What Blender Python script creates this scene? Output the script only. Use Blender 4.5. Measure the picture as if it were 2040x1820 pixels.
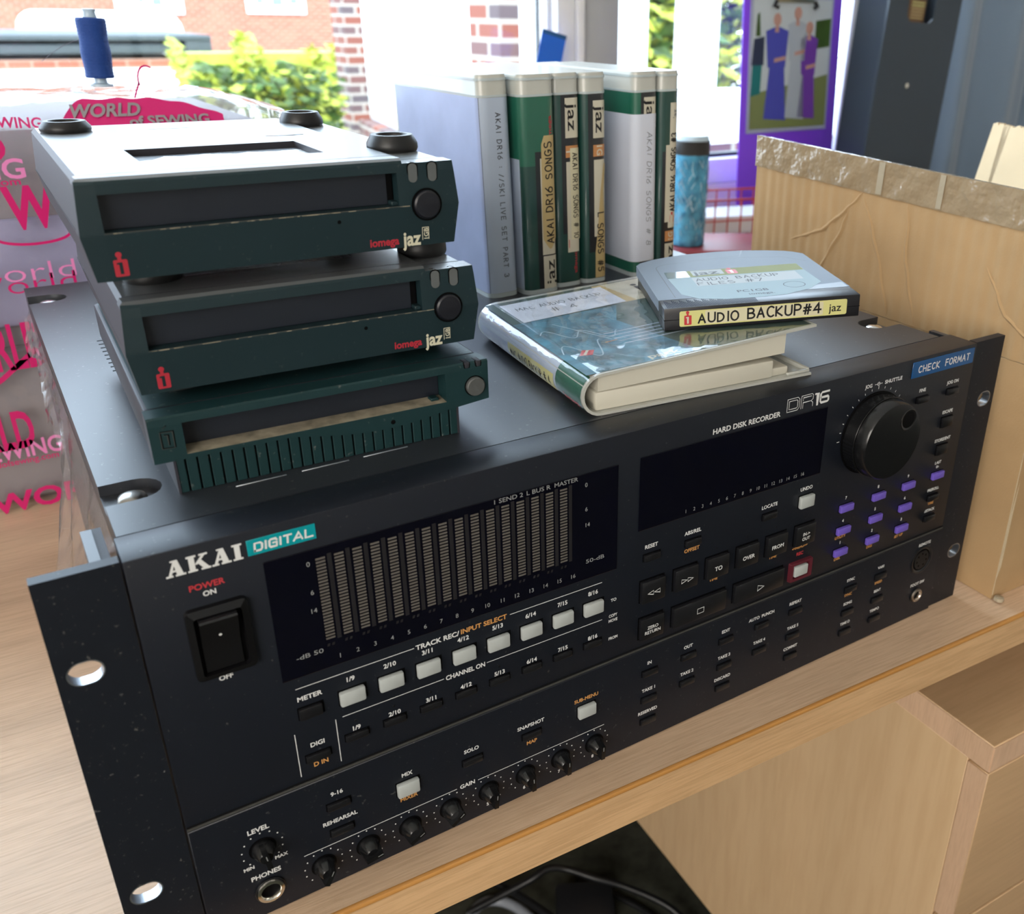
import bpy, bmesh, math, random
from mathutils import Vector, Matrix
random.seed(11)
PI = math.pi
S = 0.001                      # everything below is written in millimetres
SC = bpy.context.scene
COL = SC.collection
for o in list(bpy.data.objects):
    bpy.data.objects.remove(o)

# ------------------------------------------------------------------ camera
CAMP = Vector((11.95, -298.44, 335.17))
CR = ((0.83307, -0.55297, 0.01467), (-0.22445, -0.36213, -0.90470), (0.50559, 0.75039, -0.42579))
FPX, PCX, PCY = 1868.66, 1213.34, 910.15
cam_d = bpy.data.cameras.new('camera')
cam = bpy.data.objects.new('camera', cam_d); COL.objects.link(cam)
cx, cy, cz = Vector(CR[0]), -Vector(CR[1]), -Vector(CR[2])
cam.matrix_world = Matrix(((cx.x, cy.x, cz.x, CAMP.x*S), (cx.y, cy.y, cz.y, CAMP.y*S), (cx.z, cy.z, cz.z, CAMP.z*S), (0, 0, 0, 1)))
cam_d.sensor_fit = 'HORIZONTAL'; cam_d.sensor_width = 36
cam_d.lens = FPX*36/2040
cam_d.shift_x = (1020-PCX)/2040; cam_d.shift_y = 0.0
cam_d.clip_start = 0.01; cam_d.clip_end = 200
cam_d.dof.use_dof = True; cam_d.dof.focus_distance = 0.44
cam_d.dof.aperture_fstop = cam_d.lens/2.3
SC.camera = cam

# ------------------------------------------------------------------ world, sun, added fill light, exposure
W = bpy.data.worlds.new('sky'); SC.world = W; W.use_nodes = True
nt = W.node_tree; bg = nt.nodes['Background']
bg.inputs[0].default_value = (0.66, 0.83, 1.0, 1); bg.inputs[1].default_value = 9.0
sun_d = bpy.data.lights.new('sun', 'SUN'); sun_d.energy = 5.0; sun_d.angle = 0.01; sun_d.color = (1, 0.93, 0.82)
sun = bpy.data.objects.new('sun', sun_d); COL.objects.link(sun)
sun.rotation_euler = (math.radians(48), 0, math.radians(-28))
fill_light_d = bpy.data.lights.new('added_fill', 'AREA'); fill_light_d.shape = 'RECTANGLE'; fill_light_d.size = 1.6; fill_light_d.size_y = 1.2  # unseen fill light, added to brighten the fronts and the pedestal side
fill_light_d.energy = 56; fill_light_d.color = (1, 0.93, 0.85)
fill_light = bpy.data.objects.new('added_fill', fill_light_d); COL.objects.link(fill_light)
fill_light.location = (-1.55, -1.35, 0.75); fill_light.rotation_euler = (math.radians(80), 0, math.radians(-52))
SC.view_settings.view_transform = 'Standard'; SC.view_settings.look = 'None'
SC.view_settings.gamma = 1; SC.view_settings.use_curve_mapping = False
SC.view_settings.exposure = 0.0

def at(px, py, Y):
    """world point (mm) seen at a photo pixel on the vertical plane y = Y"""
    d = Vector(((px-PCX)/FPX, (py-PCY)/FPX, 1.0))
    r = Vector([sum(CR[k][i]*d[k] for k in range(3)) for i in range(3)])
    return CAMP + r*((Y-CAMP.y)/r.y)
def hit(px, py, p0, n):
    d = Vector(((px-PCX)/FPX, (py-PCY)/FPX, 1.0))
    r = Vector([sum(CR[k][i]*d[k] for k in range(3)) for i in range(3)])
    return CAMP + r*(n.dot(p0-CAMP)/n.dot(r))

# ------------------------------------------------------------------ materials
MATS = {}
def nodes_of(m):
    m.use_nodes = True
    return m.node_tree, m.node_tree.nodes, m.node_tree.links
def mk(name, col=(.5, .5, .5), rough=.5, metal=0, spec=.5, coat=0, coatr=.05, bump=0, bscale=400, bdist=.001, speck=0, sscale=900, vary=0, vscale=30, emit=None, trans=0, sss=0, sheen=0, alpha=1):
    m = bpy.data.materials.new(name); t, N, L = nodes_of(m)
    b = N['Principled BSDF']; I = b.inputs
    I['Base Color'].default_value = (*col, 1); I['Roughness'].default_value = rough; I['Metallic'].default_value = metal
    I['Specular IOR Level'].default_value = spec; I['Coat Weight'].default_value = coat; I['Coat Roughness'].default_value = coatr
    I['Transmission Weight'].default_value = trans
    if sheen: I['Sheen Weight'].default_value = sheen
    if alpha < 1: I['Alpha'].default_value = alpha
    tc = N.new('ShaderNodeTexCoord')
    last = None
    if vary:
        n = N.new('ShaderNodeTexNoise'); n.inputs['Scale'].default_value = vscale; n.inputs['Detail'].default_value = 4
        L.new(tc.outputs['Object'], n.inputs['Vector'])
        mx = N.new('ShaderNodeMix'); mx.data_type = 'RGBA'; mx.blend_type = 'MULTIPLY'; mx.inputs[0].default_value = 1
        r = N.new('ShaderNodeMapRange'); r.inputs[1].default_value = .3; r.inputs[2].default_value = .7; r.inputs[3].default_value = 1-vary; r.inputs[4].default_value = 1+vary
        L.new(n.outputs['Fac'], r.inputs[0])
        mx.inputs[6].default_value = (*col, 1); L.new(r.outputs[0], mx.inputs[7]); last = mx.outputs[2]
    if speck:
        n = N.new('ShaderNodeTexNoise'); n.inputs['Scale'].default_value = sscale; n.inputs['Detail'].default_value = 2
        L.new(tc.outputs['Object'], n.inputs['Vector'])
        r = N.new('ShaderNodeMapRange'); r.inputs[1].default_value = .68; r.inputs[2].default_value = .78; r.inputs[3].default_value = 0; r.inputs[4].default_value = speck
        L.new(n.outputs['Fac'], r.inputs[0])
        mx = N.new('ShaderNodeMix'); mx.data_type = 'RGBA'; mx.inputs[6].default_value = (*col, 1); mx.inputs[7].default_value = (.45, .44, .40, 1)
        if last: L.new(last, mx.inputs[6])
        L.new(r.outputs[0], mx.inputs[0]); last = mx.outputs[2]
    if last: L.new(last, I['Base Color'])
    if bump:
        n = N.new('ShaderNodeTexNoise'); n.inputs['Scale'].default_value = bscale; n.inputs['Detail'].default_value = 3
        L.new(tc.outputs['Object'], n.inputs['Vector'])
        bp = N.new('ShaderNodeBump'); bp.inputs['Strength'].default_value = bump; bp.inputs['Distance'].default_value = bdist
        L.new(n.outputs['Fac'], bp.inputs['Height']); L.new(bp.outputs[0], I['Normal'])
    if emit:
        I['Emission Color'].default_value = (*emit[:3], 1); I['Emission Strength'].default_value = emit[3]
    MATS[name] = m
    return m
def film(name, tint=(1, 1, 1), rough=.06, bump=.6, bscale=60, bdist=.004, haze=0.0, hcol=(.9, .9, .92), boost=1.0):
    m = bpy.data.materials.new(name); t, N, L = nodes_of(m); N.remove(N['Principled BSDF']); out = N['Material Output']
    tr = N.new('ShaderNodeBsdfTransparent'); tr.inputs[0].default_value = (*tint, 1)
    gl = N.new('ShaderNodeBsdfGlossy'); gl.inputs['Roughness'].default_value = rough
    fr = N.new('ShaderNodeFresnel'); ge = N.new('ShaderNodeNewGeometry'); io = N.new('ShaderNodeMapRange')
    io.inputs[3].default_value = 1.5; io.inputs[4].default_value = 1/1.5; L.new(ge.outputs['Backfacing'], io.inputs[0]); L.new(io.outputs[0], fr.inputs['IOR'])
    tc = N.new('ShaderNodeTexCoord'); n = N.new('ShaderNodeTexNoise'); n.inputs['Scale'].default_value = bscale; n.inputs['Detail'].default_value = 2
    L.new(tc.outputs['Object'], n.inputs['Vector'])
    bp = N.new('ShaderNodeBump'); bp.inputs['Strength'].default_value = bump; bp.inputs['Distance'].default_value = bdist
    L.new(n.outputs['Fac'], bp.inputs['Height']); L.new(bp.outputs[0], gl.inputs['Normal']); L.new(bp.outputs[0], fr.inputs['Normal'])
    mu = N.new('ShaderNodeMath'); mu.operation = 'MULTIPLY'; mu.inputs[1].default_value = boost; mu.use_clamp = True
    L.new(fr.outputs[0], mu.inputs[0])
    mx = N.new('ShaderNodeMixShader'); L.new(mu.outputs[0], mx.inputs[0])
    if haze:
        df = N.new('ShaderNodeBsdfTranslucent'); df.inputs[0].default_value = (*hcol, 1)
        d2 = N.new('ShaderNodeBsdfDiffuse'); d2.inputs[0].default_value = (*hcol, 1)
        a = N.new('ShaderNodeMixShader'); a.inputs[0].default_value = .5; L.new(df.outputs[0], a.inputs[1]); L.new(d2.outputs[0], a.inputs[2])
        h = N.new('ShaderNodeMixShader'); h.inputs[0].default_value = haze; L.new(tr.outputs[0], h.inputs[1]); L.new(a.outputs[0], h.inputs[2])
        L.new(h.outputs[0], mx.inputs[1])
    else:
        L.new(tr.outputs[0], mx.inputs[1])
    L.new(gl.outputs[0], mx.inputs[2]); L.new(mx.outputs[0], out.inputs[0])
    MATS[name] = m; return m
def wood(name, c1, c2, sx=30, sy=900, sz=900, rough=.42, streak=.5, big=1.0, spec=.5, coat=0):
    m = bpy.data.materials.new(name); t, N, L = nodes_of(m); b = N['Principled BSDF']; I = b.inputs
    I['Roughness'].default_value = rough; I['Specular IOR Level'].default_value = spec; I['Coat Weight'].default_value = coat
    tc = N.new('ShaderNodeTexCoord'); mp = N.new('ShaderNodeMapping'); mp.inputs['Scale'].default_value = (sx, sy, sz)
    L.new(tc.outputs['Object'], mp.inputs['Vector'])
    n = N.new('ShaderNodeTexNoise'); n.inputs['Scale'].default_value = 1; n.inputs['Detail'].default_value = 3; n.inputs['Roughness'].default_value = .6
    L.new(mp.outputs[0], n.inputs['Vector'])
    r = N.new('ShaderNodeValToRGB'); r.color_ramp.elements[0].position = .36; r.color_ramp.elements[1].position = .58
    r.color_ramp.elements[0].color = (*c2, 1); r.color_ramp.elements[1].color = (*c1, 1)
    L.new(n.outputs['Fac'], r.inputs[0])
    mp2 = N.new('ShaderNodeMapping'); mp2.inputs['Scale'].default_value = (sx*.12, sy*.03, sz*.03); L.new(tc.outputs['Object'], mp2.inputs['Vector'])
    n2 = N.new('ShaderNodeTexNoise'); n2.inputs['Scale'].default_value = 1; n2.inputs['Detail'].default_value = 5; n2.inputs['Distortion'].default_value = .6; L.new(mp2.outputs[0], n2.inputs['Vector'])
    r2 = N.new('ShaderNodeMapRange'); r2.inputs[1].default_value = .3; r2.inputs[2].default_value = .7; r2.inputs[3].default_value = 1-.13*big; r2.inputs[4].default_value = 1+.10*big
    L.new(n2.outputs['Fac'], r2.inputs[0])
    base = N.new('ShaderNodeMix'); base.data_type = 'RGBA'; base.inputs[0].default_value = streak; base.inputs[6].default_value = (*c1, 1); L.new(r.outputs[0], base.inputs[7])
    mx = N.new('ShaderNodeMix'); mx.data_type = 'RGBA'; mx.blend_type = 'MULTIPLY'; mx.inputs[0].default_value = 1
    L.new(base.outputs[2], mx.inputs[6]); L.new(r2.outputs[0], mx.inputs[7]); L.new(mx.outputs[2], I['Base Color'])
    bp = N.new('ShaderNodeBump'); bp.inputs['Strength'].default_value = .25; bp.inputs['Distance'].default_value = .0004; L.new(n.outputs['Fac'], bp.inputs['Height']); L.new(bp.outputs[0], I['Normal'])
    MATS[name] = m; return m
def brick(name, c1, c2, mort, w=.215, h=.065, ms=.011):
    m = bpy.data.materials.new(name); t, N, L = nodes_of(m); b = N['Principled BSDF']; I = b.inputs; I['Roughness'].default_value = .9
    tc = N.new('ShaderNodeTexCoord'); sp = N.new('ShaderNodeSeparateXYZ'); cb = N.new('ShaderNodeCombineXYZ')
    ad = N.new('ShaderNodeMath'); ad.operation = 'ADD'
    L.new(tc.outputs['Object'], sp.inputs[0]); L.new(sp.outputs[0], ad.inputs[0]); L.new(sp.outputs[1], ad.inputs[1]); L.new(ad.outputs[0], cb.inputs[0]); L.new(sp.outputs[2], cb.inputs[1])
    br = N.new('ShaderNodeTexBrick'); L.new(cb.outputs[0], br.inputs['Vector'])
    br.inputs['Color1'].default_value = (*c1, 1); br.inputs['Color2'].default_value = (*c2, 1); br.inputs['Mortar'].default_value = (*mort, 1)
    br.inputs['Scale'].default_value = 1; br.inputs['Brick Width'].default_value = w; br.inputs['Row Height'].default_value = h+ms; br.inputs['Mortar Size'].default_value = ms; br.inputs['Mortar Smooth'].default_value = .1
    br.inputs['Bias'].default_value = 0.0
    L.new(br.outputs['Color'], I['Base Color']); MATS[name] = m; return m

mk('panel_black', (.0072, .0096, .0155), .42, spec=.36, bump=.2, bscale=2200, bdist=.0001, speck=.12, sscale=520)
mk('ear_black', (.0072, .0096, .015), .45, spec=.34, bump=.2, bscale=2000, bdist=.0001, speck=.2, sscale=620)
mk('cover_paint', (.018, .021, .027), .40, spec=.75, bump=.3, bscale=1300, bdist=.00003, speck=.22, sscale=420)
mk('steel', (.55, .56, .58), .28, metal=1)
mk('bare_glint_edge', (.62, .66, .72), .3, metal=1)
mk('screw_steel', (.34, .32, .29), .3, metal=1)
mk('screw_bright', (.75, .75, .75), .22, metal=1)
mk('void', (.0012, .0012, .0016), .6, spec=.1)
mk('groove', (.004, .004, .005), .6, spec=.2)
mk('groove_lip', (.055, .055, .05), .5)
mk('key_black', (.0085, .009, .011), .3, spec=.5)
mk('key_dark', (.006, .0065, .008), .32, spec=.4)
mk('key_white', (.43, .46, .45), .42, spec=.5)
mk('key_purple', (.155, .10, .52), .4)
mk('key_red', (.10, .014, .024), .38)
mk('display_glass', (.0015, .0016, .006), .04, spec=.45)
mk('switch_gloss', (.006, .006, .007), .12, spec=.5)
mk('bar_grey', (.115, .105, .092), .3)
mk('bar_dim', (.017, .016, .018), .3)
mk('ink_white', (.72, .73, .72), .5)
mk('ink_grey', (.26, .27, .27), .5)
mk('ink_orange', (.62, .30, .09), .5)
mk('ink_red', (.50, .035, .045), .5)
mk('ink_teal', (.0, .30, .34), .35)
mk('ink_black', (.004, .004, .005), .5)
mk('tape_blue', (.006, .075, .23), .22, coat=.3)
mk('dial_black', (.006, .0065, .0075), .22, spec=.5)
mk('chrome', (.72, .70, .64), .16, metal=1)
mk('nickel', (.50, .44, .38), .3, metal=1)
mk('drive_green', (.0075, .023, .028), .5, spec=.38, bump=.2, bscale=1900, bdist=.0001, speck=.05, sscale=500)
mk('drive_side', (.030, .030, .038), .5, spec=.3, bump=.3, bscale=1600, bdist=.0001)  # violet-grey of reflected light put into the colour of the sides
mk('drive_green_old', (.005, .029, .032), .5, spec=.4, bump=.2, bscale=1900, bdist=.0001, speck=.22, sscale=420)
mk('drive_top_glare', (.12, .13, .135), .27, spec=1.0, bump=.2, bscale=1500, bdist=.00002)  # dark grey plastic, base raised to imitate white glare on the top
mk('drive_slot', (.010, .014, .022), .4)
mk('dust', (.26, .23, .17), .95, spec=.1, vary=.35, vscale=160)
mk('rubber', (.012, .013, .014), .42, spec=.4)
mk('eject_black', (.008, .009, .014), .32)
mk('eject_grey', (.075, .08, .078), .5)
mk('light_pipe', (.10, .11, .11), .12, spec=.6)
mk('logo_cream', (.62, .60, .45), .5)
mk('logo_red', (.42, .022, .04), .5)
mk('sticker', (.75, .75, .75), .25, metal=.6, bump=.5, bscale=120, bdist=.002)
mk('case_cream', (.46, .47, .43), .32, spec=.5, coat=.2)
mk('case_clear', (.44, .50, .51), .18, spec=.5, coat=.6)
mk('paper_lilac', (.34, .40, .59), .55, coat=.35, coatr=.12, vary=.10, vscale=25)
mk('paper_white', (.62, .66, .76), .6, coat=.5, coatr=.12)
mk('paper_grey', (.40, .47, .58), .6, coat=.5, coatr=.1)
mk('insert_green', (.012, .115, .07), .4, coat=.9, coatr=.06)
mk('insert_deep', (.008, .052, .042), .4, coat=.9, coatr=.06)
mk('insert_black', (.008, .010, .014), .4, coat=.9, coatr=.06)
mk('label_cream', (.58, .55, .44), .5, coat=.4)
mk('label_tan', (.50, .38, .18), .5)
mk('label_yellow', (.62, .60, .24), .45)
mk('label_yellowpale', (.62, .58, .40), .45)
mk('label_orange', (.52, .24, .09), .45)
mk('pen_black', (.006, .006, .008), .6)
mk('pen_grey', (.10, .11, .13), .6)
mk('cart_silver', (.17, .20, .24), .55, spec=.35, metal=.2, bump=.3, bscale=1400, bdist=.0001)
mk('cart_black', (.012, .012, .015), .34)
mk('cart_label', (.36, .46, .51), .7, spec=.12)
mk('cart_paper', (.50, .55, .58), .8, spec=.08)
mk('cart_band', (.30, .33, .19), .7, spec=.12)
mk('tray_cream', (.60, .58, .49), .38, spec=.5)
mk('tape_brown', (.33, .245, .15), .16, spec=.6, bump=.9, bscale=70, bdist=.004)
mk('tape_pale', (.42, .36, .26), .2, bump=.5, bscale=60, bdist=.003)
mk('card', (.45, .295, .15), .85, spec=.2, vary=.07, vscale=24, bump=.15, bscale=700)
mk('card_lit', (.66, .54, .36), .85, spec=.2, vary=.05, vscale=24)  # board colour paled to imitate window light on the far flap
mk('card_edge', (.62, .50, .33), .95, bump=.8, bscale=500)
mk('magenta', (.62, .012, .16), .35)
mk('magenta_pale', (.80, .25, .55), .4)
mk('parcel_grey', (.27, .25, .27), .6, vary=.12, vscale=14)
mk('parcel_lilac', (.34, .34, .52), .55, vary=.2, vscale=18)
mk('thread_blue', (.003, .045, .24), .7, sheen=0, bump=.6, bscale=900)
mk('spool_plastic', (.45, .58, .68), .25)
mk('thread_fine', (.12, .10, .14), .7)
mk('upvc', (.72, .74, .76), .35)
mk('upvc_grey', (.36, .38, .40), .4)
mk('seal_black', (.006, .007, .009), .5)
mk('wall_paint', (.62, .58, .52), .9)
mk('ceiling_paint', (.72, .70, .66), .9)
mk('carpet', (.055, .058, .045), .95, spec=.1, vary=.3, vscale=60, bump=.6, bscale=500)
mk('cable_black', (.006, .007, .009), .4)
mk('cable_grey', (.30, .33, .38), .35)
mk('adapter', (.008, .010, .014), .5)
mk('purple_board', (.20, .05, .78), .4)
mk('clip_metal', (.45, .42, .30), .3, metal=1)
mk('foam_white', (.66, .68, .70), .7)
mk('file_dark', (.03, .045, .065), .4, spec=.5)
mk('brass_brown', (.16, .09, .045), .35, metal=.4)
mk('curtain_blue', (.22, .30, .40), .85, sheen=.5, spec=.2)
mk('tumbler_blue', (.06, .26, .42), .25, vary=.5, vscale=70, metal=.2)
mk('black_rim', (.01, .012, .014), .35)
mk('wire_red', (.40, .035, .03), .4)
mk('leather_red', (.22, .025, .03), .45)
mk('paper_plain', (.68, .70, .76), .7)
mk('blue_card', (.01, .12, .62), .3)
mk('render_white', (.80, .80, .78), .8)
mk('slate', (.035, .045, .05), .6)
mk('paving', (.62, .60, .56), .9)
mk('leaf', (.030, .075, .006), .5, vary=.5, vscale=12)
mk('leaf_light', (.28, .32, .03), .5, vary=.4, vscale=12)
mk('window_dark', (.10, .14, .15), .1)
mk('blown_white', (.78, .80, .80), .8)  # plain white that paints in the overexposed panes of the wing
mk('photo_pale', (.46, .53, .58), .35)
mk('photo_floor', (.16, .20, .07), .35)
mk('skin', (.45, .26, .22), .5)
mk('dress_blue', (.05, .06, .40), .5)
mk('dress_purple', (.14, .04, .36), .5)
mk('suit_grey', (.36, .42, .50), .5)
mk('dress_teal', (.0, .15, .16), .5)
mk('dark_top', (.01, .02, .06), .5)
mk('photo_frame', (.30, .33, .50), .3)
film('clear_film', rough=.05, bump=.5, bscale=40, bdist=.004, haze=.05, boost=1.1)
film('bag_film', rough=.08, bump=.9, bscale=30, bdist=.006, haze=.13, hcol=(.80, .78, .86), boost=1.2)
film('residue_film', tint=(.97, .95, .93), rough=.15, bump=.5, bscale=60, bdist=.003, haze=.10, hcol=(.8, .74, .72), boost=1.0)
film('window_glass', rough=.0, bump=0, boost=.8)
wood('desk_wood', (.69, .49, .33), (.50, .33, .20), 34, 800, 800, rough=.36, streak=.55)
wood('desk_edge', (.66, .42, .22), (.48, .29, .14), 34, 800, 800, rough=.42, streak=.55)
wood('desk_lip', (.60, .29, .08), (.50, .23, .06), 30, 500, 500, rough=.4)
wood('beech_panel', (.82, .58, .34), (.70, .46, .25), 120, 90, 10, rough=.45, streak=.45, big=1.1)
wood('beech_dark', (.62, .41, .23), (.50, .32, .17), 20, 300, 300, rough=.4, streak=.4)
wood('beech_edge', (.74, .50, .33), (.58, .37, .23), 300, 700, 60, rough=.5, streak=.4)
brick('brick_far', (.19, .050, .026), (.24, .080, .045), (.26, .15, .11))
brick('brick_near', (.16, .042, .024), (.06, .048, .055), (.26, .23, .20))

# ------------------------------------------------------------------ mesh building (millimetres)
class MB:
    def __init__(s): s.v = []; s.f = []; s.m = []; s.sm = []; s.mats = []
    def mi(s, mat):
        if mat not in s.mats: s.mats.append(mat)
        return s.mats.index(mat)
    def add(s, vs, fs, mat, smooth=False, fn=None):
        o = len(s.v); i = s.mi(mat)
        s.v += [tuple(fn(*v)) if fn else tuple(v) for v in vs]
        for f in fs: s.f.append([a+o for a in f]); s.m.append(i); s.sm.append(smooth)
    def box(s, x0, x1, y0, y1, z0, z1, mat, bev=0, seg=2, fn=None, smooth=None):
        b = bmesh.new()
        bmesh.ops.create_cube(b, size=1)
        for v in b.verts: v.co = Vector((x0+(v.co.x+.5)*(x1-x0), y0+(v.co.y+.5)*(y1-y0), z0+(v.co.z+.5)*(z1-z0)))
        if bev: bmesh.ops.bevel(b, geom=b.edges[:], offset=bev, segments=seg, profile=.5, affect='EDGES', clamp_overlap=True)
        b.verts.index_update()
        s.add([v.co[:] for v in b.verts], [[v.index for v in f.verts] for f in b.faces], mat, bool(bev) if smooth is None else smooth, fn); b.free()
    def loft(s, rings, mat, closed=True, cap=True, smooth=True, fn=None):
        n = len(rings[0]); vs = [p for r in rings for p in r]; fs = []
        for k in range(len(rings)-1):
            for i in range(n if closed else n-1):
                j = (i+1) % n
                fs.append([k*n+i, k*n+j, (k+1)*n+j, (k+1)*n+i])
        s.add(vs, fs, mat, smooth, fn)
        if cap:
            s.add(rings[0], [list(range(n))[::-1]], mat, False, fn); s.add(rings[-1], [list(range(n))], mat, False, fn)
    def lathe(s, prof, c, axis, mat, n=32, smooth=True, cap=True, sx=1, sy=1):
        a = Vector(axis).normalized(); t = Vector((0, 0, 1)) if abs(a.z) < .9 else Vector((1, 0, 0))
        u = t.cross(a).normalized(); w = a.cross(u); c = Vector(c)
        rings = [[tuple(c+a*h+u*(r*sx*math.cos(2*PI*i/n))+w*(r*sy*math.sin(2*PI*i/n))) for i in range(n)] for r, h in prof]
        s.loft(rings, mat, True, cap, smooth)
    def tube(s, path, r, mat, n=8, cap=True):
        P = [Vector(p) for p in path]; rings = []; up = Vector((0, 0, 1)); prev = None
        for i, p in enumerate(P):
            d = (P[min(i+1, len(P)-1)]-P[max(i-1, 0)]).normalized()
            u = prev if prev is not None else (d.cross(up) if abs(d.dot(up)) < .95 else d.cross(Vector((1, 0, 0))))
            u = (u-d*u.dot(d)).normalized(); prev = u; w = d.cross(u)
            rr = r[i] if isinstance(r, (list, tuple)) else r
            rings.append([tuple(p+u*rr*math.cos(2*PI*k/n)+w*rr*math.sin(2*PI*k/n)) for k in range(n)])
        s.loft(rings, mat, True, cap, True)
    def fill(s, loops, mat, fn=None, d0=None, d1=None, wall=None, wallholes=None):
        """flat region bounded by 2-D loops (first outer, others holes); with d0,d1 it becomes a slab; fn(u,v,d) -> point"""
        def cap(d, flip):
            b = bmesh.new(); es = []
            for lp in loops:
                vv = [b.verts.new((p[0], p[1], 0)) for p in lp]
                es += [b.edges.new((vv[i], vv[(i+1) % len(vv)])) for i in range(len(vv))]
            bmesh.ops.triangle_fill(b, use_beauty=True, use_dissolve=False, edges=es, normal=(0, 0, 1))
            b.verts.index_update()
            fs = []
            for f in b.faces:
                if f.normal.z < 0: f.normal_flip()
                q = [v.index for v in f.verts]; fs.append(q[::-1] if flip else q)
            s.add([fn(v.co.x, v.co.y, d) for v in b.verts], fs, mat); b.free()
        cap(d0 or 0, False)
        if d1 is not None:
            cap(d1, True)
            for k, lp in enumerate(loops):
                n = len(lp); vs = [fn(p[0], p[1], d0) for p in lp]+[fn(p[0], p[1], d1) for p in lp]
                w = (wallholes if k and wallholes else wall) or mat
                s.add(vs, [[i, (i+1) % n, n+(i+1) % n, n+i] for i in range(n)], w)
    def quad(s, pts, mat): s.add(pts, [list(range(len(pts)))], mat)
    def strokes(s, lines, w, mat, fn, close=False):
        """flat pen strokes: 2-D polylines of width w mapped through fn(u,v)"""
        for ln in lines:
            n = len(ln)
            if n < 2: continue
            L_, R_ = [], []
            for i in range(n):
                a = Vector(ln[max(i-1, 0)]); b = Vector(ln[min(i+1, n-1)]); p = Vector(ln[i])
                d = b-a; d = d.normalized() if d.length else Vector((1, 0)); q = Vector((-d.y, d.x))
                k = 1.0
                if 0 < i < n-1:
                    d1 = (p-a).normalized(); k = 1/max(.5, abs(d1.dot(d)))
                e = Vector((0, 0))
                if i == 0: e = -d*w*.4
                if i == n-1: e = d*w*.4
                L_.append(p+q*w*.5*k+e); R_.append(p-q*w*.5*k+e)
            vs = [fn(*p) for p in L_]+[fn(*p) for p in R_]
            s.add(vs, [[i, n+i, n+i+1, i+1] for i in range(n-1)], mat)
    def build(s, name, parent=None, loc=None, rot=None, **props):
        me = bpy.data.meshes.new(name)
        me.from_pydata([(a*S, b*S, c*S) for a, b, c in s.v], [], s.f)
        for m in s.mats: me.materials.append(MATS[m])
        me.polygons.foreach_set('material_index', s.m); me.polygons.foreach_set('use_smooth', s.sm)
        me.update()
        if any(s.sm):
            try: me.set_sharp_from_angle(angle=math.radians(42))
            except Exception: pass
        o = bpy.data.objects.new(name, me); COL.objects.link(o)
        if parent is not None: o.parent = parent
        if loc: o.location = [c*S for c in loc]
        if rot: o.rotation_euler = rot
        for k, v in props.items(): o[k] = v
        return o
def tag(o, label, cat, group=None, kind=None):
    o['label'] = label; o['category'] = cat
    if group: o['group'] = group
    if kind: o['kind'] = kind
    return o
def thing(name, label, cat, loc=(0, 0, 0), rot=(0, 0, 0), group=None):
    o = bpy.data.objects.new(name, None); COL.objects.link(o); o.empty_display_size = .02
    o.location = [c*S for c in loc]; o.rotation_euler = rot
    return tag(o, label, cat, group)
def struct(o, label=None):
    o['kind'] = 'structure'
    if label: o['label'] = label
    return o

# ------------------------------------------------------------------ lettering
FCACHE = {}
def glyph_mesh(txt, bold=0.0):
    k = (txt, bold)
    if k in FCACHE: return FCACHE[k]
    cu = bpy.data.curves.new('t', 'FONT'); cu.body = txt; cu.size = 1; cu.offset = bold; cu.resolution_u = 3
    ob = bpy.data.objects.new('t', cu); COL.objects.link(ob)
    dg = bpy.context.evaluated_depsgraph_get(); dg.update()
    me = bpy.data.meshes.new_from_object(ob.evaluated_get(dg))
    vs = [v.co[:2] for v in me.vertices]; fs = [list(p.vertices) for p in me.polygons]
    bpy.data.objects.remove(ob); bpy.data.curves.remove(cu); bpy.data.meshes.remove(me)
    FCACHE[k] = (vs, fs); return vs, fs
CAPH = None
def text(mb, txt, u, v, h, mat, fn, w=None, bold=.012, align='C', shear=0, rot=0, vc=True):
    """print txt centred at (u,v) with capital height h on the surface fn(u,v)"""
    global CAPH
    if CAPH is None:
        q = glyph_mesh('H')[0]; CAPH = max(p[1] for p in q)
    vs, fs = glyph_mesh(txt, bold)
    if not vs: return
    x0 = min(p[0] for p in vs); x1 = max(p[0] for p in vs)
    k = h/CAPH; kx = (w/(x1-x0)) if w else k
    out = []
    for x, y in vs:
        a = (x-(x0+x1)/2 if align == 'C' else (x-x0 if align == 'L' else x-x1))*kx; b = (y*k-(h/2 if vc else 0))
        a += shear*b
        c, s_ = math.cos(rot), math.sin(rot)
        out.append(fn(u+a*c-b*s_, v+a*s_+b*c))
    mb.add(out, fs, mat)
def arc(cx_, cy_, rx, ry, a0, a1, n=8): return [(cx_+rx*math.cos(math.radians(a0+(a1-a0)*i/n)), cy_+ry*math.sin(math.radians(a0+(a1-a0)*i/n))) for i in range(n+1)]
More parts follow.
